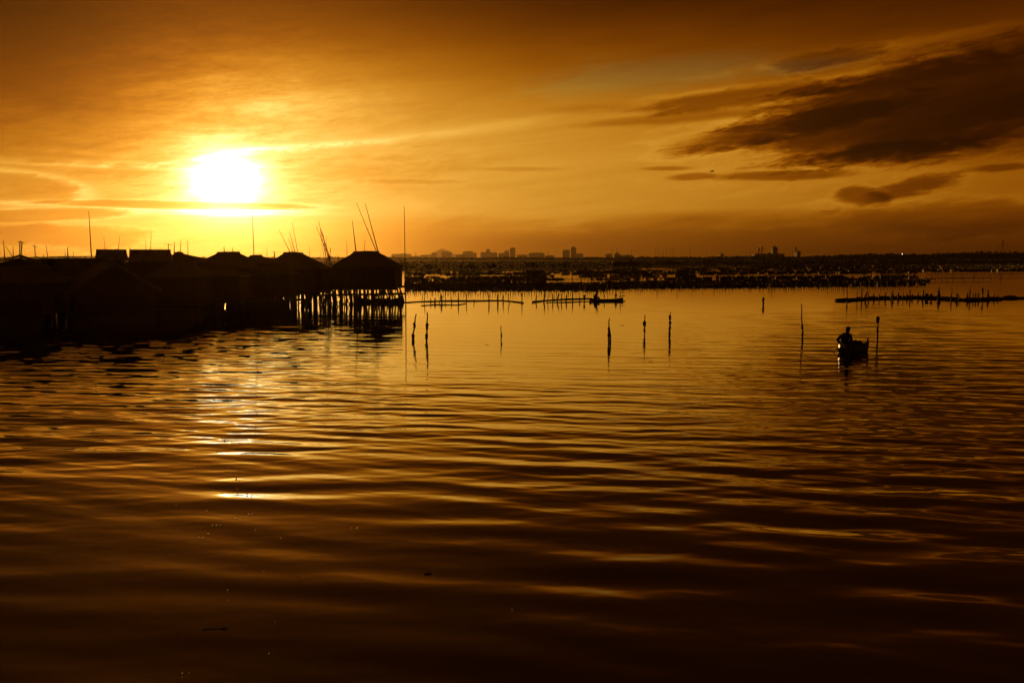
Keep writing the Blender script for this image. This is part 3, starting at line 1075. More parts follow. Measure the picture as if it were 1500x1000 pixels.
stakes_on([1256, 1262, 1266, 1272, 1281, 1288, 1297, 1305, 1308, 1316, 1322, 1328, 1333, 1336, 1345, 1350.5, 1356, 1358, 1364, 1373, 1377, 1393, 1401, 1405, 1417, 1420, 1426, 1429, 1433, 1439, 1445, 1449, 1454, 1459],
          lambda p: interp([(1256, 439.5), (1345, 437.5), (1400, 440), (1480, 438)], p), 'short crooked stake standing along the long right hand raft', 'stakes along the long right raft', lambda p: random.choice([.5, .6, .65, .75, .9, 1.0, 1.25]), 1.9)
raft('thin bamboo line floating from the end house to the middle', [(586, 443.5), (620, 442), (660, 441), (700, 441), (735, 440.5), (750, 442), (766, 444)], .085, 2, 6, 'bamboo_boom')
raft('short sagging bamboo line just below the thin floating one', [(617, 448), (640, 446.5), (668, 447), (682, 445)], .07, 2, 8, 'bamboo_boom')
stakes_on([621, 631, 637, 644, 648, 652, 662, 671, 683, 695, 717, 729, 737, 746, 764], 444, 'thin stake along the floating bamboo line', 'stakes along the thin floating line', lambda p: random.choice([.4, .5, .75, .9, 1.0]))
raft('floating bamboo pier leading to the long boat', [(780, 443), (800, 440.5), (830, 438.5), (866, 437.5)], .12, 3, 12)
raft('lower bamboo float beside the pier of the long boat', [(800, 443.5), (830, 443), (866, 441.5)], .06, 2, 13, 'bamboo_boom')
stakes_on([785, 797, 802, 810, 815, 822, 829, 839, 850, 856], 442, 'short stake along the pier of the long boat', 'stakes along the pier of the long boat', lambda p: random.choice([.5, .7, .85, 1.0]))

# ------------------------------------------------------------------ boats
def hull(name, L, B, H, parent, rise=.35, square=0.0, m='hull'):
    """open hull along +x, keel under water; rows of stations, inner and outer skin"""
    mb = MB()
    n, q = 18, 6
    def station(t):
        s = abs(2 * t - 1)
        w = B / 2 * (1 - s ** 2.6 * (1 - square))
        z = rise * s ** 3
        return (t - .5) * L, max(w, .03), z
    out = []
    for skin in (0, 1):
        for i in range(n + 1):
            x, w, z = station(i / n)
            w2 = w - (.03 if skin else 0)
            if w2 < .012: w2 = .012
            for k in range(2 * q + 1):
                a = -1 + k / q
                yy = w2 * math.copysign(min(1, abs(a) * 1.3) ** .7, a) * (.9 + .1 * abs(a))
                zz = -.14 + (.03 if skin else 0) + (H + .14 - (.03 if skin else 0)) * abs(a) ** 3.5 + z * (.35 + .65 * abs(a))
                out.append((x, yy, zz))
    W = 2 * q + 1
    off = (n + 1) * W
    fs = []
    for i in range(n):
        for k in range(W - 1):
            a = i * W + k
            fs.append((a, a + W, a + W + 1, a + 1))
            fs.append((off + a, off + a + 1, off + a + W + 1, off + a + W))
        for k in (0, W - 1):
            a = i * W + k
            fs.append((a, off + a, off + a + W, a + W))
    for i in (0, n):
        for k in range(W - 1):
            a = i * W + k
            fs.append((a, a + 1, off + a + 1, off + a))
    mb.add(out, fs)
    return mb.build(name, m, parent, True)

def skin_body(chains, name, parent, m, sub=1):
    """chains: list of list of (pos, radius); first point of later chains may be ('ref', chain, index)"""
    vs, es, rad = [], [], []
    idx = []
    for ch in chains:
        row = []
        for it in ch:
            if it[0] == 'ref':
                row.append(idx[it[1]][it[2]])
            else:
                vs.append(it[0]); rad.append(it[1]); row.append(len(vs) - 1)
        for a, b in zip(row, row[1:]):
            es.append((a, b))
        idx.append(row)
    me = bpy.data.meshes.new(name)
    me.from_pydata(vs, es, [])
    o = bpy.data.objects.new(name, me)
    COL.objects.link(o)
    md = o.modifiers.new('Skin', 'SKIN')
    md.use_smooth_shade = True
    for i, r in enumerate(rad):
        r = r if hasattr(r, '__len__') else (r, r)
        me.skin_vertices[0].data[i].radius = r
        me.skin_vertices[0].data[i].use_root = (i == 0)
    if sub:
        o.modifiers.new('Sub', 'SUBSURF').levels = sub
        o.modifiers[-1].render_levels = sub
    dg = bpy.context.evaluated_depsgraph_get()
    me2 = bpy.data.meshes.new_from_object(o.evaluated_get(dg))
    me2.name = name
    bpy.data.objects.remove(o)
    me2.materials.clear()
    me2.materials.append(M[m])
    me2.polygons.foreach_set('use_smooth', [True] * len(me2.polygons))
    return link(name, me2, parent)

def person(label, loc, rz, lean=.15, scale=1.0, arms='paddle', knees=True):
    """seated figure facing +x; origin on the seat"""
    p = thing('person', label, 'person', loc, rz)
    p.scale = (scale,) * 3
    L = lean
    hip, waist, chest, neck = (0, 0, .10), (.02 + L * .12, 0, .28), (.02 + L * .35, 0, .46), (.03 + L * .55, 0, .60)
    head0, head1 = (.05 + L * .62, 0, .685), (.06 + L * .66, 0, .80)
    V = Vector
    sh = lambda s: (chest[0] + .0 + L * .12, .155 * s, .515)
    if arms == 'paddle':
        el = {1: (.0, .33, .30), -1: (.20, -.24, .30)}
        ha = {1: (.20, .30, .20), -1: (.34, .08, .30)}
    else:
        el = {1: (.16, .22, .28), -1: (.16, -.22, .28)}
        ha = {1: (.38, .10, .22), -1: (.38, -.10, .22)}
    knee = lambda s: (.40, .13 * s, .26 if knees else .02)
    foot = lambda s: (.62, .12 * s, -.22)
    ch = [[(hip, (.15, .125)), (waist, (.135, .11)), (chest, (.165, .12)), (neck, (.062, .062)), (head0, (.082, .09)), (head1, (.075, .088))]]
    for s in (1, -1):
        ch.append([('ref', 0, 2), (sh(s), .075), (el[s], .048), (ha[s], .034)])
        ch.append([('ref', 0, 0), ((.06, .095 * s, .07), .10), (knee(s), .068), (foot(s), .045), ((.74, .12 * s, -.25), .038)])
    body = skin_body(ch, 'body', p, 'skin', 1)
    # face and ears
    hx = head0[0]
    m = MB()
    m.blob((hx + .085, 0, .715), (.022, .014, .026), 6, 5)
    for s in (1, -1):
        m.blob((hx - .01, .088 * s, .72), (.018, .01, .03), 6, 5)
    m.build('face', 'skin', p, True)
    # hands: palm, four fingers curled, thumb from the side of the palm
    for s in (1, -1):
        h = V(ha[s]); d = (h - V(el[s])).normalized()
        side = d.cross(V((0, 0, 1))).normalized() * s
        dn = d.cross(side).normalized()
        if dn.z > 0: dn = -dn
        m = MB()
        m.blob(h + d * .045, (.045, .04, .028), 8, 6)
        for k in range(4):
            b0 = h + d * .075 + side * (k - 1.5) * .02
            ln = (.07, .082, .078, .06)[k]
            m.tube([b0, b0 + d * ln * .45 + dn * .012, b0 + d * ln * .6 + dn * .045, b0 + d * ln * .35 + dn * .06], [.010, .0095, .009, .007], 6)
        tb = h + d * .03 - side * .035
        m.tube([tb, tb + d * .03 - side * .02 + dn * .02, tb + d * .045 - side * .008 + dn * .045], [.012, .011, .008], 6)
        m.build('hand', 'skin', p, True)
    # clothes
    cl = [[((hip[0], 0, .08), (.168, .14)), (waist, (.155, .13)), (chest, (.18, .137)), ((neck[0] - .01, 0, .565), (.085, .085))]]
    for s in (1, -1):
        cl.append([('ref', 0, 2), (sh(s), .092), (el[s], .064), ((V(el[s]).lerp(V(ha[s]), .75)), .05)])
    skin_body(cl, 'shirt', p, 'cloth', 1)
    tr = [[((0, 0, .07), (.165, .14)), ((.02, 0, .14), (.15, .13))]]
    for s in (1, -1):
        tr.append([('ref', 0, 0), ((.07, .1 * s, .075), .112), (knee(s), .082), (V(knee(s)).lerp(V(foot(s)), .85), .062)])
    skin_body(tr, 'trousers', p, 'cloth', 1)
    m = MB()
    m.blob((head1[0] - .012, 0, .785), (.108, .098, .085), 10, 8, .03)
    m.blob((hx - .05, 0, .71), (.06, .085, .09), 8, 6, .03)
    m.build('hair', 'hair', p, True)
    return p

# fisherman's boat on the right
c = ground(1250, 515.5)
BZ = R(42)
bt = thing('rowing_boat', 'small open boat carrying the lone fisherman across the open water', 'boat', c, BZ)
hull('hull', 1.75, .80, .42, bt, .08, .80)
m = MB()
for x in (-.5, .15):
    m.box((x, 0, .22), (.2, .70, .03))
m.build('thwart', 'wood', bt)
m = MB()
for s in (-1, 1):
    m.tube([(-.86, .33 * s, .49), (-.5, .385 * s, .44), (0, .405 * s, .43), (.5, .385 * s, .44), (.86, .33 * s, .49)], .022, 6)
m.build('gunwale', 'wood', bt)
m = MB()
m.tube([(.84, -.22, .35), (.88, -.24, .56)], .03, 6)
m.blob((.89, -.24, .58), .045, 8, 6)
m.build('bow_post', 'wood', bt)
m = MB()
for k in range(7):
    m.blob((.28 + random.uniform(-.25, .25), random.uniform(-.15, .15), .36 + random.uniform(0, .08)), (.2, .17, .12), 8, 6, .15)
nh = m.build('net_heap', 'net')
nh.location = c; nh.rotation_euler = (0, 0, BZ)
tag(nh, 'dark heap of nets lying in the fisherman\'s small boat', 'net')
rot = Matrix.Rotation(BZ, 3, 'Z')
fp = c + rot @ Vector((-.68, .13, .24))
fisher = person('fisherman in dark clothes sitting at the stern of the small boat, paddling', fp, BZ - R(6), .34, 1.12)
pd = thing('paddle', 'wooden paddle dipped beside the small boat by the fisherman', 'paddle', c, BZ)
MB().tube([(-.22, .28, .58), (-.48, .52, .2), (-.66, .68, -.05)], .018, 6).build('shaft', 'wood', pd)
m = MB()
m.box((-.73, .75, -.18), (.05, .16, .36), mat=Matrix.Rotation(.5, 3, 'Y'))
m.build('blade', 'wood', pd)
# lantern hanging off the stern
lp = at(1229.3, 507, (c + rot @ Vector((-.9, .3, 0))).y)
ln = thing('lantern', 'small lit lantern glowing at the stern of the fisherman\'s boat', 'lantern', (lp.x, lp.y, lp.z - .12))
MB().tube([(0, 0, 0), (0, 0, .03), (0, 0, .05)], [.04, .045, .03], 10).build('base', 'iron', ln)
MB().tube([(0, 0, .052), (0, 0, .10), (0, 0, .16), (0, 0, .21)], [.02, .038, .038, .02], 10).build('lamp_glass', 'flame', ln, True)
m = MB()
m.tube([(0, 0, .212), (0, 0, .25)], [.035, .01], 10)
m.tube([(0, -.06, .05), (0, -.075, .14), (0, -.03, .28), (0, .03, .28), (0, .075, .14), (0, .06, .05)], .006, 5)
m.tube([(0, 0, .28), (.12, -.02, .29), (.26, -.06, .24)], .012, 5)
m.build('cap', 'iron', ln)

# long boat with a crouched figure
c2 = ground(888, 441)
b2 = thing('long_boat', 'long low wooden boat moored at the end of the bamboo pier', 'boat', c2, R(8))
hull('hull', 3.5, .7, .20, b2, .16, .25)
m = MB()
for x in (-1, -.2, .6, 1.1):
    m.box((x, 0, .17), (.16, .56, .03))
m.build('thwart', 'wood', b2)
m = MB()
m.tube([(1.45, 0, .35), (1.5, 0, 1.05)], .03, 6)
m.tube([(1.3, -.2, .45), (1.95, .1, .55)], .04, 6)
m.tube([(-.2, .1, .3), (-.15, .1, .62)], .05, 6)
m.build('mooring_post', 'wood', b2)
m = MB()
for x in (-.9, 1.0):
    m.tube([(x, -1.0, .08), (x, -.5, .36), (x, .5, .36), (x, 1.0, .08)], .025, 6)
m.tube([(-1.7, -1.0, .06), (1.7, -1.0, .06)], .045, 6)
m.build('outrigger', 'bamboo', b2)
person('hunched figure in dark clothes sitting at the left end of the long boat', c2 + Matrix.Rotation(R(8), 3, 'Z') @ Vector((-1.25, 0, .17)), R(8), .42, 1.05, 'lap')

# canoe tied under the end house
c3 = ground(556, 443.2)
b3 = thing('canoe', 'dark canoe with an upswept bow tied below the end house', 'boat', c3, R(3))
hull('hull', 4.6, .75, .28, b3, .42, .06)
m = MB()
for x in (-1.2, 0, 1.0):
    m.box((x, 0, .24), (.15, .64, .03))
m.build('thwart', 'wood', b3)
m = MB()
for k in range(6):
    m.blob((random.uniform(-.6, 1.0), 0, .32), (.3, .22, .12), 8, 6, .15)
cg = m.build('net_heap', 'net')
cg.location = c3; cg.rotation_euler = (0, 0, R(3))
tag(cg, 'low heap of nets in the canoe below the end house', 'net')

# ------------------------------------------------------------------ far shore
def shore_sheet():
    m = MB()
    # (near edge px y) by px x : right shore nearer, left further
    near = [(-400, 381.2), (300, 381.2), (592, 381.6), (800, 381.8), (1000, 382.2), (1250, 382.6), (1500, 382.4), (2000, 382)]
    A = [ground(a, b) for a, b in near]
    vs = []
    for p in A:
        vs.append((p.x, p.y, .0 - .3)); 
    for p in A:
        vs.append((p.x * 1.0, p.y + 25, .7))
    for p in A:
        f = 6800 / p.y
        vs.append((p.x * f * .72, 6800, 1.2))
    n = len(A)
    fs = [(i, i + 1, n + i + 1, n + i) for i in range(n - 1)] + [(n + i, n + i + 1, 2 * n + i + 1, 2 * n + i) for i in range(n - 1)]
    m.add(vs, fs)
    o = m.build('shore', 'mud')
    tag(o, 'low dark muddy far shore below the skyline', 'shore', kind='structure')
    return near
NEAR = shore_sheet()

def leaf_cloud(m, c, r, n, size, rs):
    for _ in range(n):
        th = rs.uniform(0, 2 * math.pi); u = rs.uniform(-.75, 1); q = rs.random() ** .4
        s = math.sqrt(max(0, 1 - u * u))
        p = Vector((c[0] + r[0] * q * s * math.cos(th), c[1] + r[1] * q * s * math.sin(th), c[2] + r[2] * q * u))
        e = Euler((rs.uniform(0, 6), rs.uniform(0, 6), rs.uniform(0, 6))).to_matrix()
        k = size * rs.uniform(.6, 1.4)
        m.add([p + e @ Vector((-k, -k * .5, 0)), p + e @ Vector((k, -k * .5, 0)), p + e @ Vector((k * .6, k, .2 * k)), p + e @ Vector((-k * .6, k, 0))], [(0, 1, 2, 3)])

TOPS = [(-100, 377.0), (560, 377), (640, 379.0), (700, 379.0), (745, 376.0), (800, 377.5), (850, 378.5), (900, 376.5), (960, 376.0), (1040, 376), (1100, 374.8), (1180, 375.5), (1240, 372.5), (1300, 370.5), (1360, 371.5), (1420, 368), (1500, 367.8), (1600, 368)]
def treeline():
    rs = random.Random(17)
    m = MB()
    for row in range(3):
        x = -120
        while x < 1620:
            yb = interp(NEAR, x) - .25 - row * .5
            g = ground(x, yb)
            top = at(x, interp(TOPS, x) + rs.uniform(-1.0, 1.6) + row * .3, g.y).z
            h = max(top, 3.5) * (rs.uniform(.8, 1.0))
            r = h * rs.uniform(.45, .8)
            leaf_cloud(m, (g.x, g.y + rs.uniform(0, 20), h * .52), (r, r, h * .5), 55, g.y / FPX * 1.1, rs)
            x += rs.uniform(2.2, 6) * (h / 8) ** .3
    o = m.build('treeline', 'leaf')
    tag(o, 'dark continuous wood along the far shore under the skyline', 'wood', kind='stuff')
treeline()

def bush(px, pt, pb, w_px, label):
    g = ground(px, pb)
    mpp = g.y / FPX
    h = at(px, pt, g.y).z
    rs = random.Random(int(px))
    t = thing('mangrove_tree', label, 'tree', g, 0, 'mangrove trees on the far side of the pens')
    m = MB()
    for k in range(4):
        a = rs.uniform(0, 6)
        m.tube([(math.cos(a) * .8, math.sin(a) * .8, -.3), (0, 0, h * .3), (math.cos(a) * w_px * mpp * .2, 0, h * .7)], [.16, .14, .06], 6)
    m.build('trunk', 'bark', t)
    m = MB()
    W = w_px * mpp / 2
    for k in range(9):
        q = rs.uniform(-.75, .75)
        leaf_cloud(m, (q * W, rs.uniform(-.5, .5) * W, h * (.55 - .12 * abs(q)) + rs.uniform(-.1, .1) * h), (W * .42, W * .42, h * .34), 90, mpp * .9, rs)
    m.build('crown', 'leaf', t)
bush(628, 387.5, 394.5, 15, 'small round mangrove just right of the tall pole')
bush(690, 386.5, 393, 13, 'low mangrove beneath the stepped skyline towers')
bush(720, 386.2, 393, 15, 'wider low mangrove below the domed tower block')
bush(829, 384.8, 391, 14, 'small mangrove below the twin slim towers')
bush(780, 385, 391, 18, 'flat low mangrove left of the twin slim towers')
bush(1040, 380, 387, 20, 'dark mangrove right of the round roofed hut')
bush(978, 381, 388, 26, 'broad low mangrove close right of the round roofed hut')
MARSH = [(300, 398.5), (540, 397.5), (760, 396.8), (870, 395.2), (1000, 391.0), (1100, 388.6), (1250, 387.2), (1500, 386.5), (1620, 386.2)]
def mudflat():
    m = MB()
    A = [ground(a, b - .15) for a, b in MARSH]
    B = [ground(a, interp(NEAR, a) + .1) for a, b in MARSH]
    n = len(A)
    vs = [(p.x, p.y, -.2) for p in A] + [(p.x, p.y + 3, .14) for p in A] + [(p.x, p.y, .3) for p in B]
    fs = [(k * n + i, k * n + i + 1, k * n + n + i + 1, k * n + n + i) for k in range(2) for i in range(n - 1)]
    m.add(vs, fs)
    o = m.build('mudflat', 'mud')
    tag(o, 'flat dark mud bank under the marsh plants', 'mudflat', kind='structure')
mudflat()
def marsh():
    rs = random.Random(23)
    m = MB()
    for row in range(7):
        x = 380
        while x < 1600:
            y0 = interp(MARSH, x); y1 = interp(NEAR, x)
            yb = y0 + (y1 - y0) * (row / 7.5) ** 1.2
            g = ground(x, yb)
            h = rs.uniform(1.1, 2.0) * (1.35 if rs.random() < .12 else 1)
            w = rs.uniform(1.5, 4.5)
            leaf_cloud(m, (g.x, g.y + rs.uniform(0, 8), h * .45), (w, w, h * .55), 26, max(.22, g.y / FPX * .75), rs)
            x += rs.uniform(1.2, 3.2) * w * FPX / g.y * .45
    o = m.build('marsh_vegetation', 'leaf')
    tag(o, 'low dark belt of marsh vegetation between the fish pens and the shore', 'marsh plants', kind='stuff')
marsh()

# round-roofed hut out on the pens
def round_hut():
    g = ground(915, 391)
    mpp = g.y / FPX
    W = 41 * mpp / 2
    t = thing('round_hut', 'dark hut with a wide rounded roof standing beyond the pens', 'hut', g)
    m = MB()
    n = 16
    prof = [(-1, .26), (-.86, .55), (-.55, .88), (-.1, 1.0), (.35, .95), (.72, .66), (1, .26)]
    H = 12.3 * mpp
    vs = []
    for sx, sz in prof:
        for yy in (-3.2, 0, 3.2):
            vs.append((sx * W, yy, sz * H - (.35 if yy else 0)))
    for sx, sz in prof:
        for yy in (-3.2, 0, 3.2):
            vs.append((sx * W * .96, yy, sz * H - .2 - (.35 if yy else 0)))
    k = len(prof); o = k * 3
    fs = []
    for i in range(k - 1):
        for j in range(2):
            a = i * 3 + j
            fs.append((a, a + 3, a + 4, a + 1)); fs.append((o + a, o + a + 1, o + a + 4, o + a + 3))
        for j in (0, 2):
            a = i * 3 + j
            fs.append((a, o + a, o + a + 3, a + 3))
    m.add(vs, fs); m.build('roof', 'thatch', t, True)
    m = MB(); m.box((0, 0, H * .42), (W * 1.75, 4.6, H * .55)); m.build('wall', 'plank', t)
    for i in range(8):
        s = link('stilt', stilt_mesh(1.4, i % 5), t); s.location = (-W * .85 + W * 1.7 * i / 7, -2.2, 0); s.scale = (2, 2, 1)
round_hut()

# ------------------------------------------------------------------ skyline
SKY_D = 3700
def block(label, x0, x1, top, Y=SKY_D, m='tower_a', kind='flat', base=379, depth=None, name='tower_block', group='buildings of the distant skyline', extra=None):
    a = at(x0, HOR, Y); b = at(x1, HOR, Y)
    W = b.x - a.x
    H = at(x0, top, Y).z
    D = depth or max(18, W * .5)
    t = thing(name, label, 'building', ((a.x + b.x) / 2, Y + D / 2, 0), 0, group)
    mm = MB()
    mm.box((0, 0, H / 2 - 2), (W, D, H + 4))
    mm.build('facade', m, t)
    s = Y / FPX
    mm = MB()
    mm.box((0, 0, H + .5), (W + .6, D + .6, 1.0))
    if kind == 'flat':
        mm.box((W * .12, 0, H + 1.9), (W * .28, D * .4, 1.8))
    elif kind == 'dome':
        mm.blob((0, 0, H), (W * .42, D * .42, W * .35), 12, 8)
        mm.tube([(0, 0, H + W * .3), (0, 0, H + W * .3 + 2.5 * s)], .5, 5)
    elif kind == 'arch':
        n = 12
        vs = []
        for yy in (-D / 2, D / 2):
            for i in range(n + 1):
                th = math.pi * i / n
                vs.append((-W / 2 * math.cos(th), yy, H + 1 + math.sin(th) * extra))
        fs = [(i, i + 1, n + 2 + i, n + 1 + i) for i in range(n)] + [tuple(range(n, -1, -1)), tuple(range(n + 1, 2 * n + 2))]
        mm.add(vs, fs)
    elif kind == 'peak':
        mm.box((0, 0, H + 1 + 1.2 * s), (W * .8, D * .8, 2.4 * s), taper=.25)
    elif kind == 'cupola':
        cw = 5.2 * s
        mm.box((extra * s, 0, H + 1 + 1.2 * s), (cw, cw, 2.4 * s))
        mm.blob((extra * s, 0, H + 1 + 2.6 * s), (cw * .6, cw * .6, 2.2 * s), 10, 8)
    mm.build('roof', 'roofing', t)
    return t
block('wide slab block right behind the end house, leftmost of the skyline', 573.5, 601, 372.3, m='tower_b')
block('low slab joined to the right of the leftmost skyline block', 601.5, 614, 375.4, m='tower_c')
block('long low building between the leftmost slab and the first slim tower', 615, 632, 374.8, m='tower_a', Y=3900, kind='arch', extra=4)
block('first slim tower in front of the faint hill', 632.5, 640, 370.8, m='tower_c')
block('square block under the peak of the faint hill', 647, 661.5, 369.3, m='tower_a')
block('squat block left of the stepped tower', 668, 683.5, 373.2, m='tower_b', Y=3300)
block('stepped tower with a broad flat top', 678, 693, 368.6, m='tower_a', Y=3900)
block('lower annex right of the stepped tower', 693.3, 698, 371, m='tower_c', Y=3900)
block('bulky block crowned with a round cupola', 704, 728, 370, m='tower_b', kind='cupola', extra=-1)
block('lower block left of the tallest tower', 730, 746, 372, m='tower_c', kind='arch', extra=3)
block('medium tower just left of the tallest tower', 739, 746, 367.5, m='tower_a', Y=3800)
block('tallest square tower in the middle of the skyline', 747, 755, 363.2, m='tower_c')
block('low row right of the tallest tower', 757, 773, 373.5, m='tower_b', Y=3900)
block('long hall with a rounded top between the towers', 774, 798, 372.2, m='tower_a', kind='arch', extra=5)
block('low block trailing off right of the rounded hall', 799, 812, 374.6, m='tower_c', Y=3900)
block('left tower of the slim pair', 824, 834.5, 366.5, m='tower_a')
block('right, pointed tower of the slim pair', 836, 844, 363.4, m='tower_b', kind='peak')
block('low annex right of the pointed tower', 844.5, 854, 372, m='tower_c')
block('wide curved roof hall on the shore right of the slim towers', 852, 883, 378.4, m='tower_c', kind='arch', extra=2.2, Y=1900, base=379)
block('small block between curved hall and domed church', 886.5, 897, 372.4, m='tower_a', Y=3900)
block('domed church with a spike behind the round roofed hut', 899.5, 909.5, 373.6, m='tower_b', kind='dome', Y=2600, name='church')
block('low nave building right of the domed church', 910, 927, 374.3, m='tower_c', Y=2600)
block('low wide factory under the square water tower', 1106, 1149, 372.3, m='tower_c', Y=1700, name='factory')
block('square dark tower standing on the low factory', 1132, 1139, 363.4, m='tower_c', Y=1690, kind='peak')
block('small dark cube shaped tower left of the factory', 1055.8, 1059.8, 373, m='tower_c', Y=1500)
block('little dark tower right of the factory', 1168, 1172.6, 369, m='tower_c', Y=1500, kind='dome')

# hill
def hill():
    m = MB()
    Y = 6500
    n, k = 40, 8
    rs = random.Random(2)
    a = at(596, 376, Y); b = at(704, 376, Y)
    top = at(648, 363.3, Y).z
    vs = []
    for j in range(k + 1):
        v = j / k
        for i in range(n + 1):
            u = i / n
            x = a.x + (b.x - a.x) * u
            prof = .5 * math.exp(-abs(u - .48) / .16) + .5 * math.exp(-((u - .48) / .2) ** 2)
            z = -2 + (top * prof * (1 + rs.uniform(-.03, .03))) * math.sin(math.pi * v) ** .9
            vs.append((x, Y + 900 * (v - .5), z))
    fs = [(j * (n + 1) + i, j * (n + 1) + i + 1, (j + 1) * (n + 1) + i + 1, (j + 1) * (n + 1) + i) for j in range(k) for i in range(n)]
    m.add(vs, fs)
    o = m.build('hill', 'hillside', None, True)
    tag(o, 'faint broad hill behind the skyline', 'hill', kind='structure')
hill()

# masts on the far shore
MASTS = [(609, 369), (643, 384), (793, 368), (802.5, 365.5), (896.5, 363), (903, 362), (925, 366), (960.5, 362), (965, 365), (971, 364), (975.6, 362), (982, 366), (986, 362),
         (1009.7, 360.5), (1034.6, 369), (1060.2, 360), (1098, 364), (1106, 359.5), (1160, 362), (1205, 358), (1253, 358), (1309.6, 357.5), (1371, 353), (1428, 353), (1443, 361), (1457, 353)]
base_m = None
words = ['tall', 'slender', 'thin', 'bare', 'fine', 'needle like']
def near_what(px):
    refs = [(590, 'the leftmost skyline slab'), (640, 'the first slim tower'), (795, 'the rounded hall'), (830, 'the slim tower pair'), (905, 'the domed church'), (960, 'the broad mangrove'), (1058, 'the small cube shaped tower'), (1128, 'the factory'), (1170, 'the little tower'), (1321, 'the lit shore lamp'), (1467, 'the guyed mast')]
    r = min(refs, key=lambda q: abs(q[0] - px))
    return ('left of ' if px < r[0] else 'right of ') + r[1]
cnt = {}
for px, pt in MASTS:
    Y = 1250
    g = at(px, 381, Y)
    H = at(px, pt, Y).z
    m = MB()
    m.tube([(0, 0, -.5), (0, 0, H * .6), (0, 0, H)], [.38, .3, .16], 5)
    for q in (.8, .93):
        m.box((0, 0, H * q), (1.0, .2, .2))
    o = m.build('radio_mast', 'iron')
    o.location = (g.x, Y, 0)
    w = near_what(px)
    cnt[w] = cnt.get(w, 0) + 1
    order = ['', 'second ', 'third ', 'fourth ', 'fifth ', 'sixth ', 'seventh ', 'eighth ']
    idx = cnt[w] - 1
    tag(o, ('thin mast on the far shore, ' if idx == 0 else order[idx] + 'thin mast along the far shore, ') + w, 'mast', 'thin masts along the far shore')
def lattice(px, pt, label):
    Y = 1600
    g = at(px, 378, Y); H = at(px, pt, Y).z
    t = thing('lattice_mast', label, 'mast', (g.x, Y, 0), 0, 'lattice masts by the factory')
    m = MB()
    for sx, sy in ((-1, -1), (1, -1), (1, 1), (-1, 1)):
        m.tube([(sx * 1.5, sy * 1.5, 0), (sx * .5, sy * .5, H)], .2, 4)
    for k in range(8):
        z = H * k / 8; z2 = H * (k + 1) / 8; w = 1.5 - k / 8; w2 = 1.5 - (k + 1) / 8
        m.tube([(-w, -w, z), (w2, -w2, z2)], .12, 4)
        m.tube([(w, -w, z), (-w2, -w2, z2)], .12, 4)
    m.build('tower', 'iron', t)
    m = MB()
    for z in (.82, .95):
        m.box((0, 0, H * z), (3.6, 3.6, .5))
        m.blob((1.6, -1, H * z - .6), (.9, .3, .9), 8, 6)
    m.build('platform', 'iron', t)
lattice(1111, 362.5, 'left lattice mast with dish platforms over the factory')
lattice(1115.5, 361, 'right lattice mast with dish platforms over the factory')
lattice(1164.6, 361.5, 'lattice mast beside the little dark tower')
def guyed():
    Y = 1150
    g = at(1467.7, 378, Y); H = at(1467.7, 352.3, Y).z
    t = thing('guyed_mast', 'mast braced by slanting guy wires at the far right shore', 'mast', (g.x, Y, 0))
    m = MB()
    for sx, sy in ((-1, -.7), (1, -.7), (0, 1)):
        m.tube([(sx * 1.4, sy * 1.4, 0), (sx * .3, sy * .3, H)], .22, 4)
    m.build('tower', 'iron', t)
    MB().blob((0, 0, H), (1.0, 1.0, .8), 8, 6).build('head', 'iron', t)
    m = MB()
    s = Y / FPX
    for xx in (-13.5, 19):
        m.tube([(0, 0, H - .5), (xx * s * .55, 0, H * .56), (xx * s, 0, 4)], .13, 4)
    m.build('guy_wire', 'iron', t)
guyed()
def street_lamp():
    Y = 930
    g = at(1321, 382, Y); H = at(1321, 372, Y).z
    t = thing('shore_lamp', 'single lit white lamp on the far right shore', 'lamp', (g.x, Y, 0))
    MB().tube([(0, 0, 0), (0, 0, H - .2)], [.14, .09], 6).build('post', 'iron', t)
    MB().blob((0, -.5, H), (.34, .34, .26), 8, 6).build('lamp_head', 'lamp', t)
street_lamp()

# ------------------------------------------------------------------ bird, floating debris, foam
def bird():
    p = at(1043, 251.3, 170)
    t = thing('bird', 'tiny dark bird gliding above the small clouds', 'bird', p, R(8))
    m = MB()
    m.tube([(-.5, 0, .0), (-.3, 0, .02), (0, 0, .03), (.25, 0, .06), (.36, 0, .07), (.46, 0, .06)], [.02, .07, .11, .07, .06, .01], 8)
    m.build('body', 'feather', t, True)
    for s in (-1, 1):
        m = MB()
        m.add([(.14, .06 * s, .06), (-.16, .06 * s, .05), (-.1, .4 * s, .16), (.18, .42 * s, .18), (-.12, .85 * s, .08), (-.02, .85 * s, .09),
               (.14, .06 * s, .04), (-.16, .06 * s, .03), (-.1, .4 * s, .145), (.18, .42 * s, .16), (-.12, .85 * s, .072), (-.02, .85 * s, .08)],
              [(0, 1, 2, 3), (3, 2, 4, 5), (9, 8, 7, 6), (11, 10, 8, 9), (0, 3, 9, 6), (3, 5, 11, 9), (1, 7, 8, 2), (2, 8, 10, 4), (4, 10, 11, 5)])
        m.build('wing', 'feather', t)
bird()

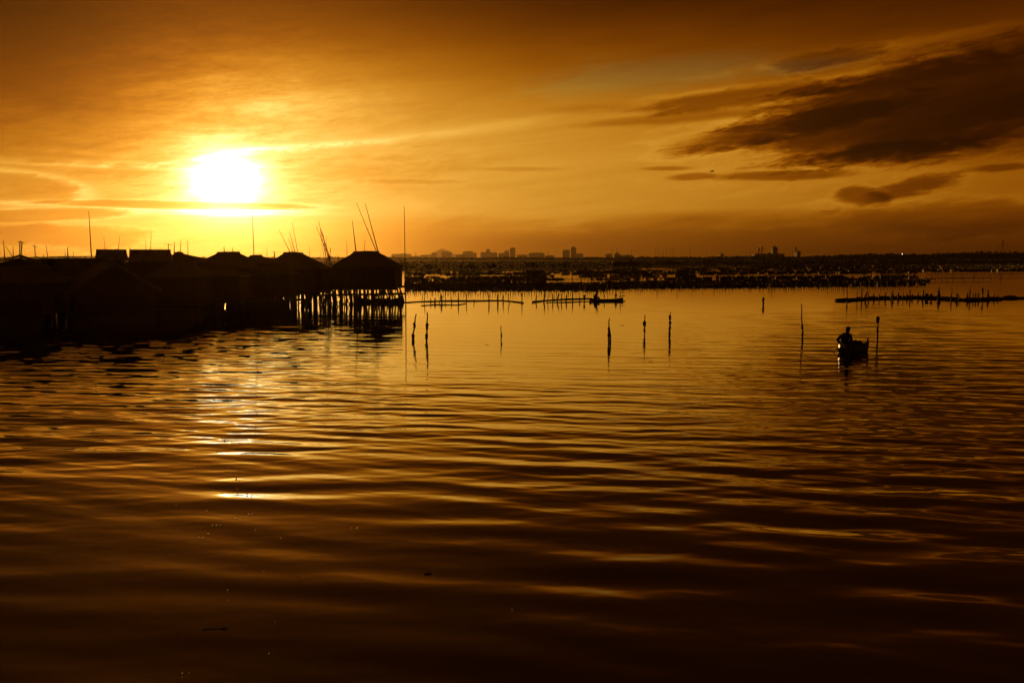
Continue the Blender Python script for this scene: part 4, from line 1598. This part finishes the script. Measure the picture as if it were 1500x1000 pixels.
def floating_leaf(px, py, L, label, cat='leaf', name='floating_leaf', rz=0.0):
    g = ground(px, py)
    m = MB()
    n = 8
    vs = []
    for i in range(n + 1):
        t = i / n
        w = L * .16 * math.sin(math.pi * (t * .9 + .06)) + .004
        z = .03 + .05 * L * (2 * t - 1) ** 2
        vs += [((t - .5) * L, -w, z + w * .3), ((t - .5) * L, 0, z), ((t - .5) * L, w, z + w * .3)]
    up = len(vs)
    vs += [(a, b, c - .006) for a, b, c in vs]
    fs = []
    for i in range(n):
        for k in range(2):
            a = i * 3 + k
            fs += [(a, a + 3, a + 4, a + 1), (up + a, up + a + 1, up + a + 4, up + a + 3)]
        for k in (0, 2):
            a = i * 3 + k
            fs.append((a, up + a, up + a + 3, a + 3))
    m.add(vs, fs)
    o = m.build(name, 'leafdry')
    o.location = (g.x, g.y, -.032); o.rotation_euler = (0, 0, rz)
    tag(o, label, cat, 'scraps drifting on the near water')
floating_leaf(627, 839.5, .12, 'small curled dark leaf drifting on the dark near water', rz=.3)
floating_leaf(911, 476.5, .28, 'tiny dark scrap floating between the forked and knobbly stakes')
floating_leaf(953, 529.5, .22, 'dark scrap floating below the forked stake, right of its reflection')
floating_leaf(713, 505, .2, 'tiny dark scrap floating left of the thin short stake')
def twig():
    g = ground(315, 921)
    m = MB()
    m.tube([(-.14, 0, .035), (-.05, .01, .025), (.06, 0, .03), (.14, -.01, .05)], [.008, .012, .012, .008], 6)
    o = m.build('floating_twig', 'bubble')
    o.data.materials.clear(); o.data.materials.append(M['wood'])
    o.location = (g.x, g.y, -.028); o.rotation_euler = (0, 0, .15)
    tag(o, 'thin wet twig drifting at the lower left of the water', 'twig', 'scraps drifting on the near water')
twig()
BUB = [(285, 685), (285, 689), (336, 685), (349, 689), (346, 696), (346, 702), (351, 706), (325, 718), (348, 716), (362, 724), (378, 697), (304, 735), (303, 748), (364, 753), (369, 753), (308, 759), (351, 760), (345, 759), (311, 769), (317, 769), (322, 769), (374, 776), (411, 788), (297, 787), (305, 781), (291, 787), (258, 740), (411, 740), (246, 841), (386, 837), (444, 846), (333, 864), (403, 911), (334, 879), (267, 986), (394, 957), (277, 986), (329, 645), (370, 657), (351, 649), (515, 773), (523, 773), (750, 893), (318, 660)]
bm = MB()
for i, (px, py) in enumerate(BUB):
    g = ground(px, py)
    k = random.uniform(.011, .02) * (.65 if py > 820 else 1)
    bm.blob((g.x, g.y, .012), (k, k, k * .8), 10, 8)
o = bm.build('foam_bubbles', 'bubble', None, True)
tag(o, 'scatter of tiny foam bubbles glinting on the near water', 'foam', kind='stuff')

# ------------------------------------------------------------------ render settings
scn.view_settings.view_transform = 'Standard'
scn.view_settings.look = 'None'
scn.view_settings.exposure = 0
scn.view_settings.gamma = 1
scn.view_settings.use_curve_mapping = False
cy = scn.cycles
cy.max_bounces = 5
cy.diffuse_bounces = 2
cy.glossy_bounces = 3
cy.transmission_bounces = 4
cy.volume_bounces = 0
cy.sample_clamp_indirect = 6
cy.sample_clamp_direct = 0
cy.caustics_reflective = False
cy.caustics_refractive = False
cy.use_denoising = True
cy.denoiser = 'OPENIMAGEDENOISE'
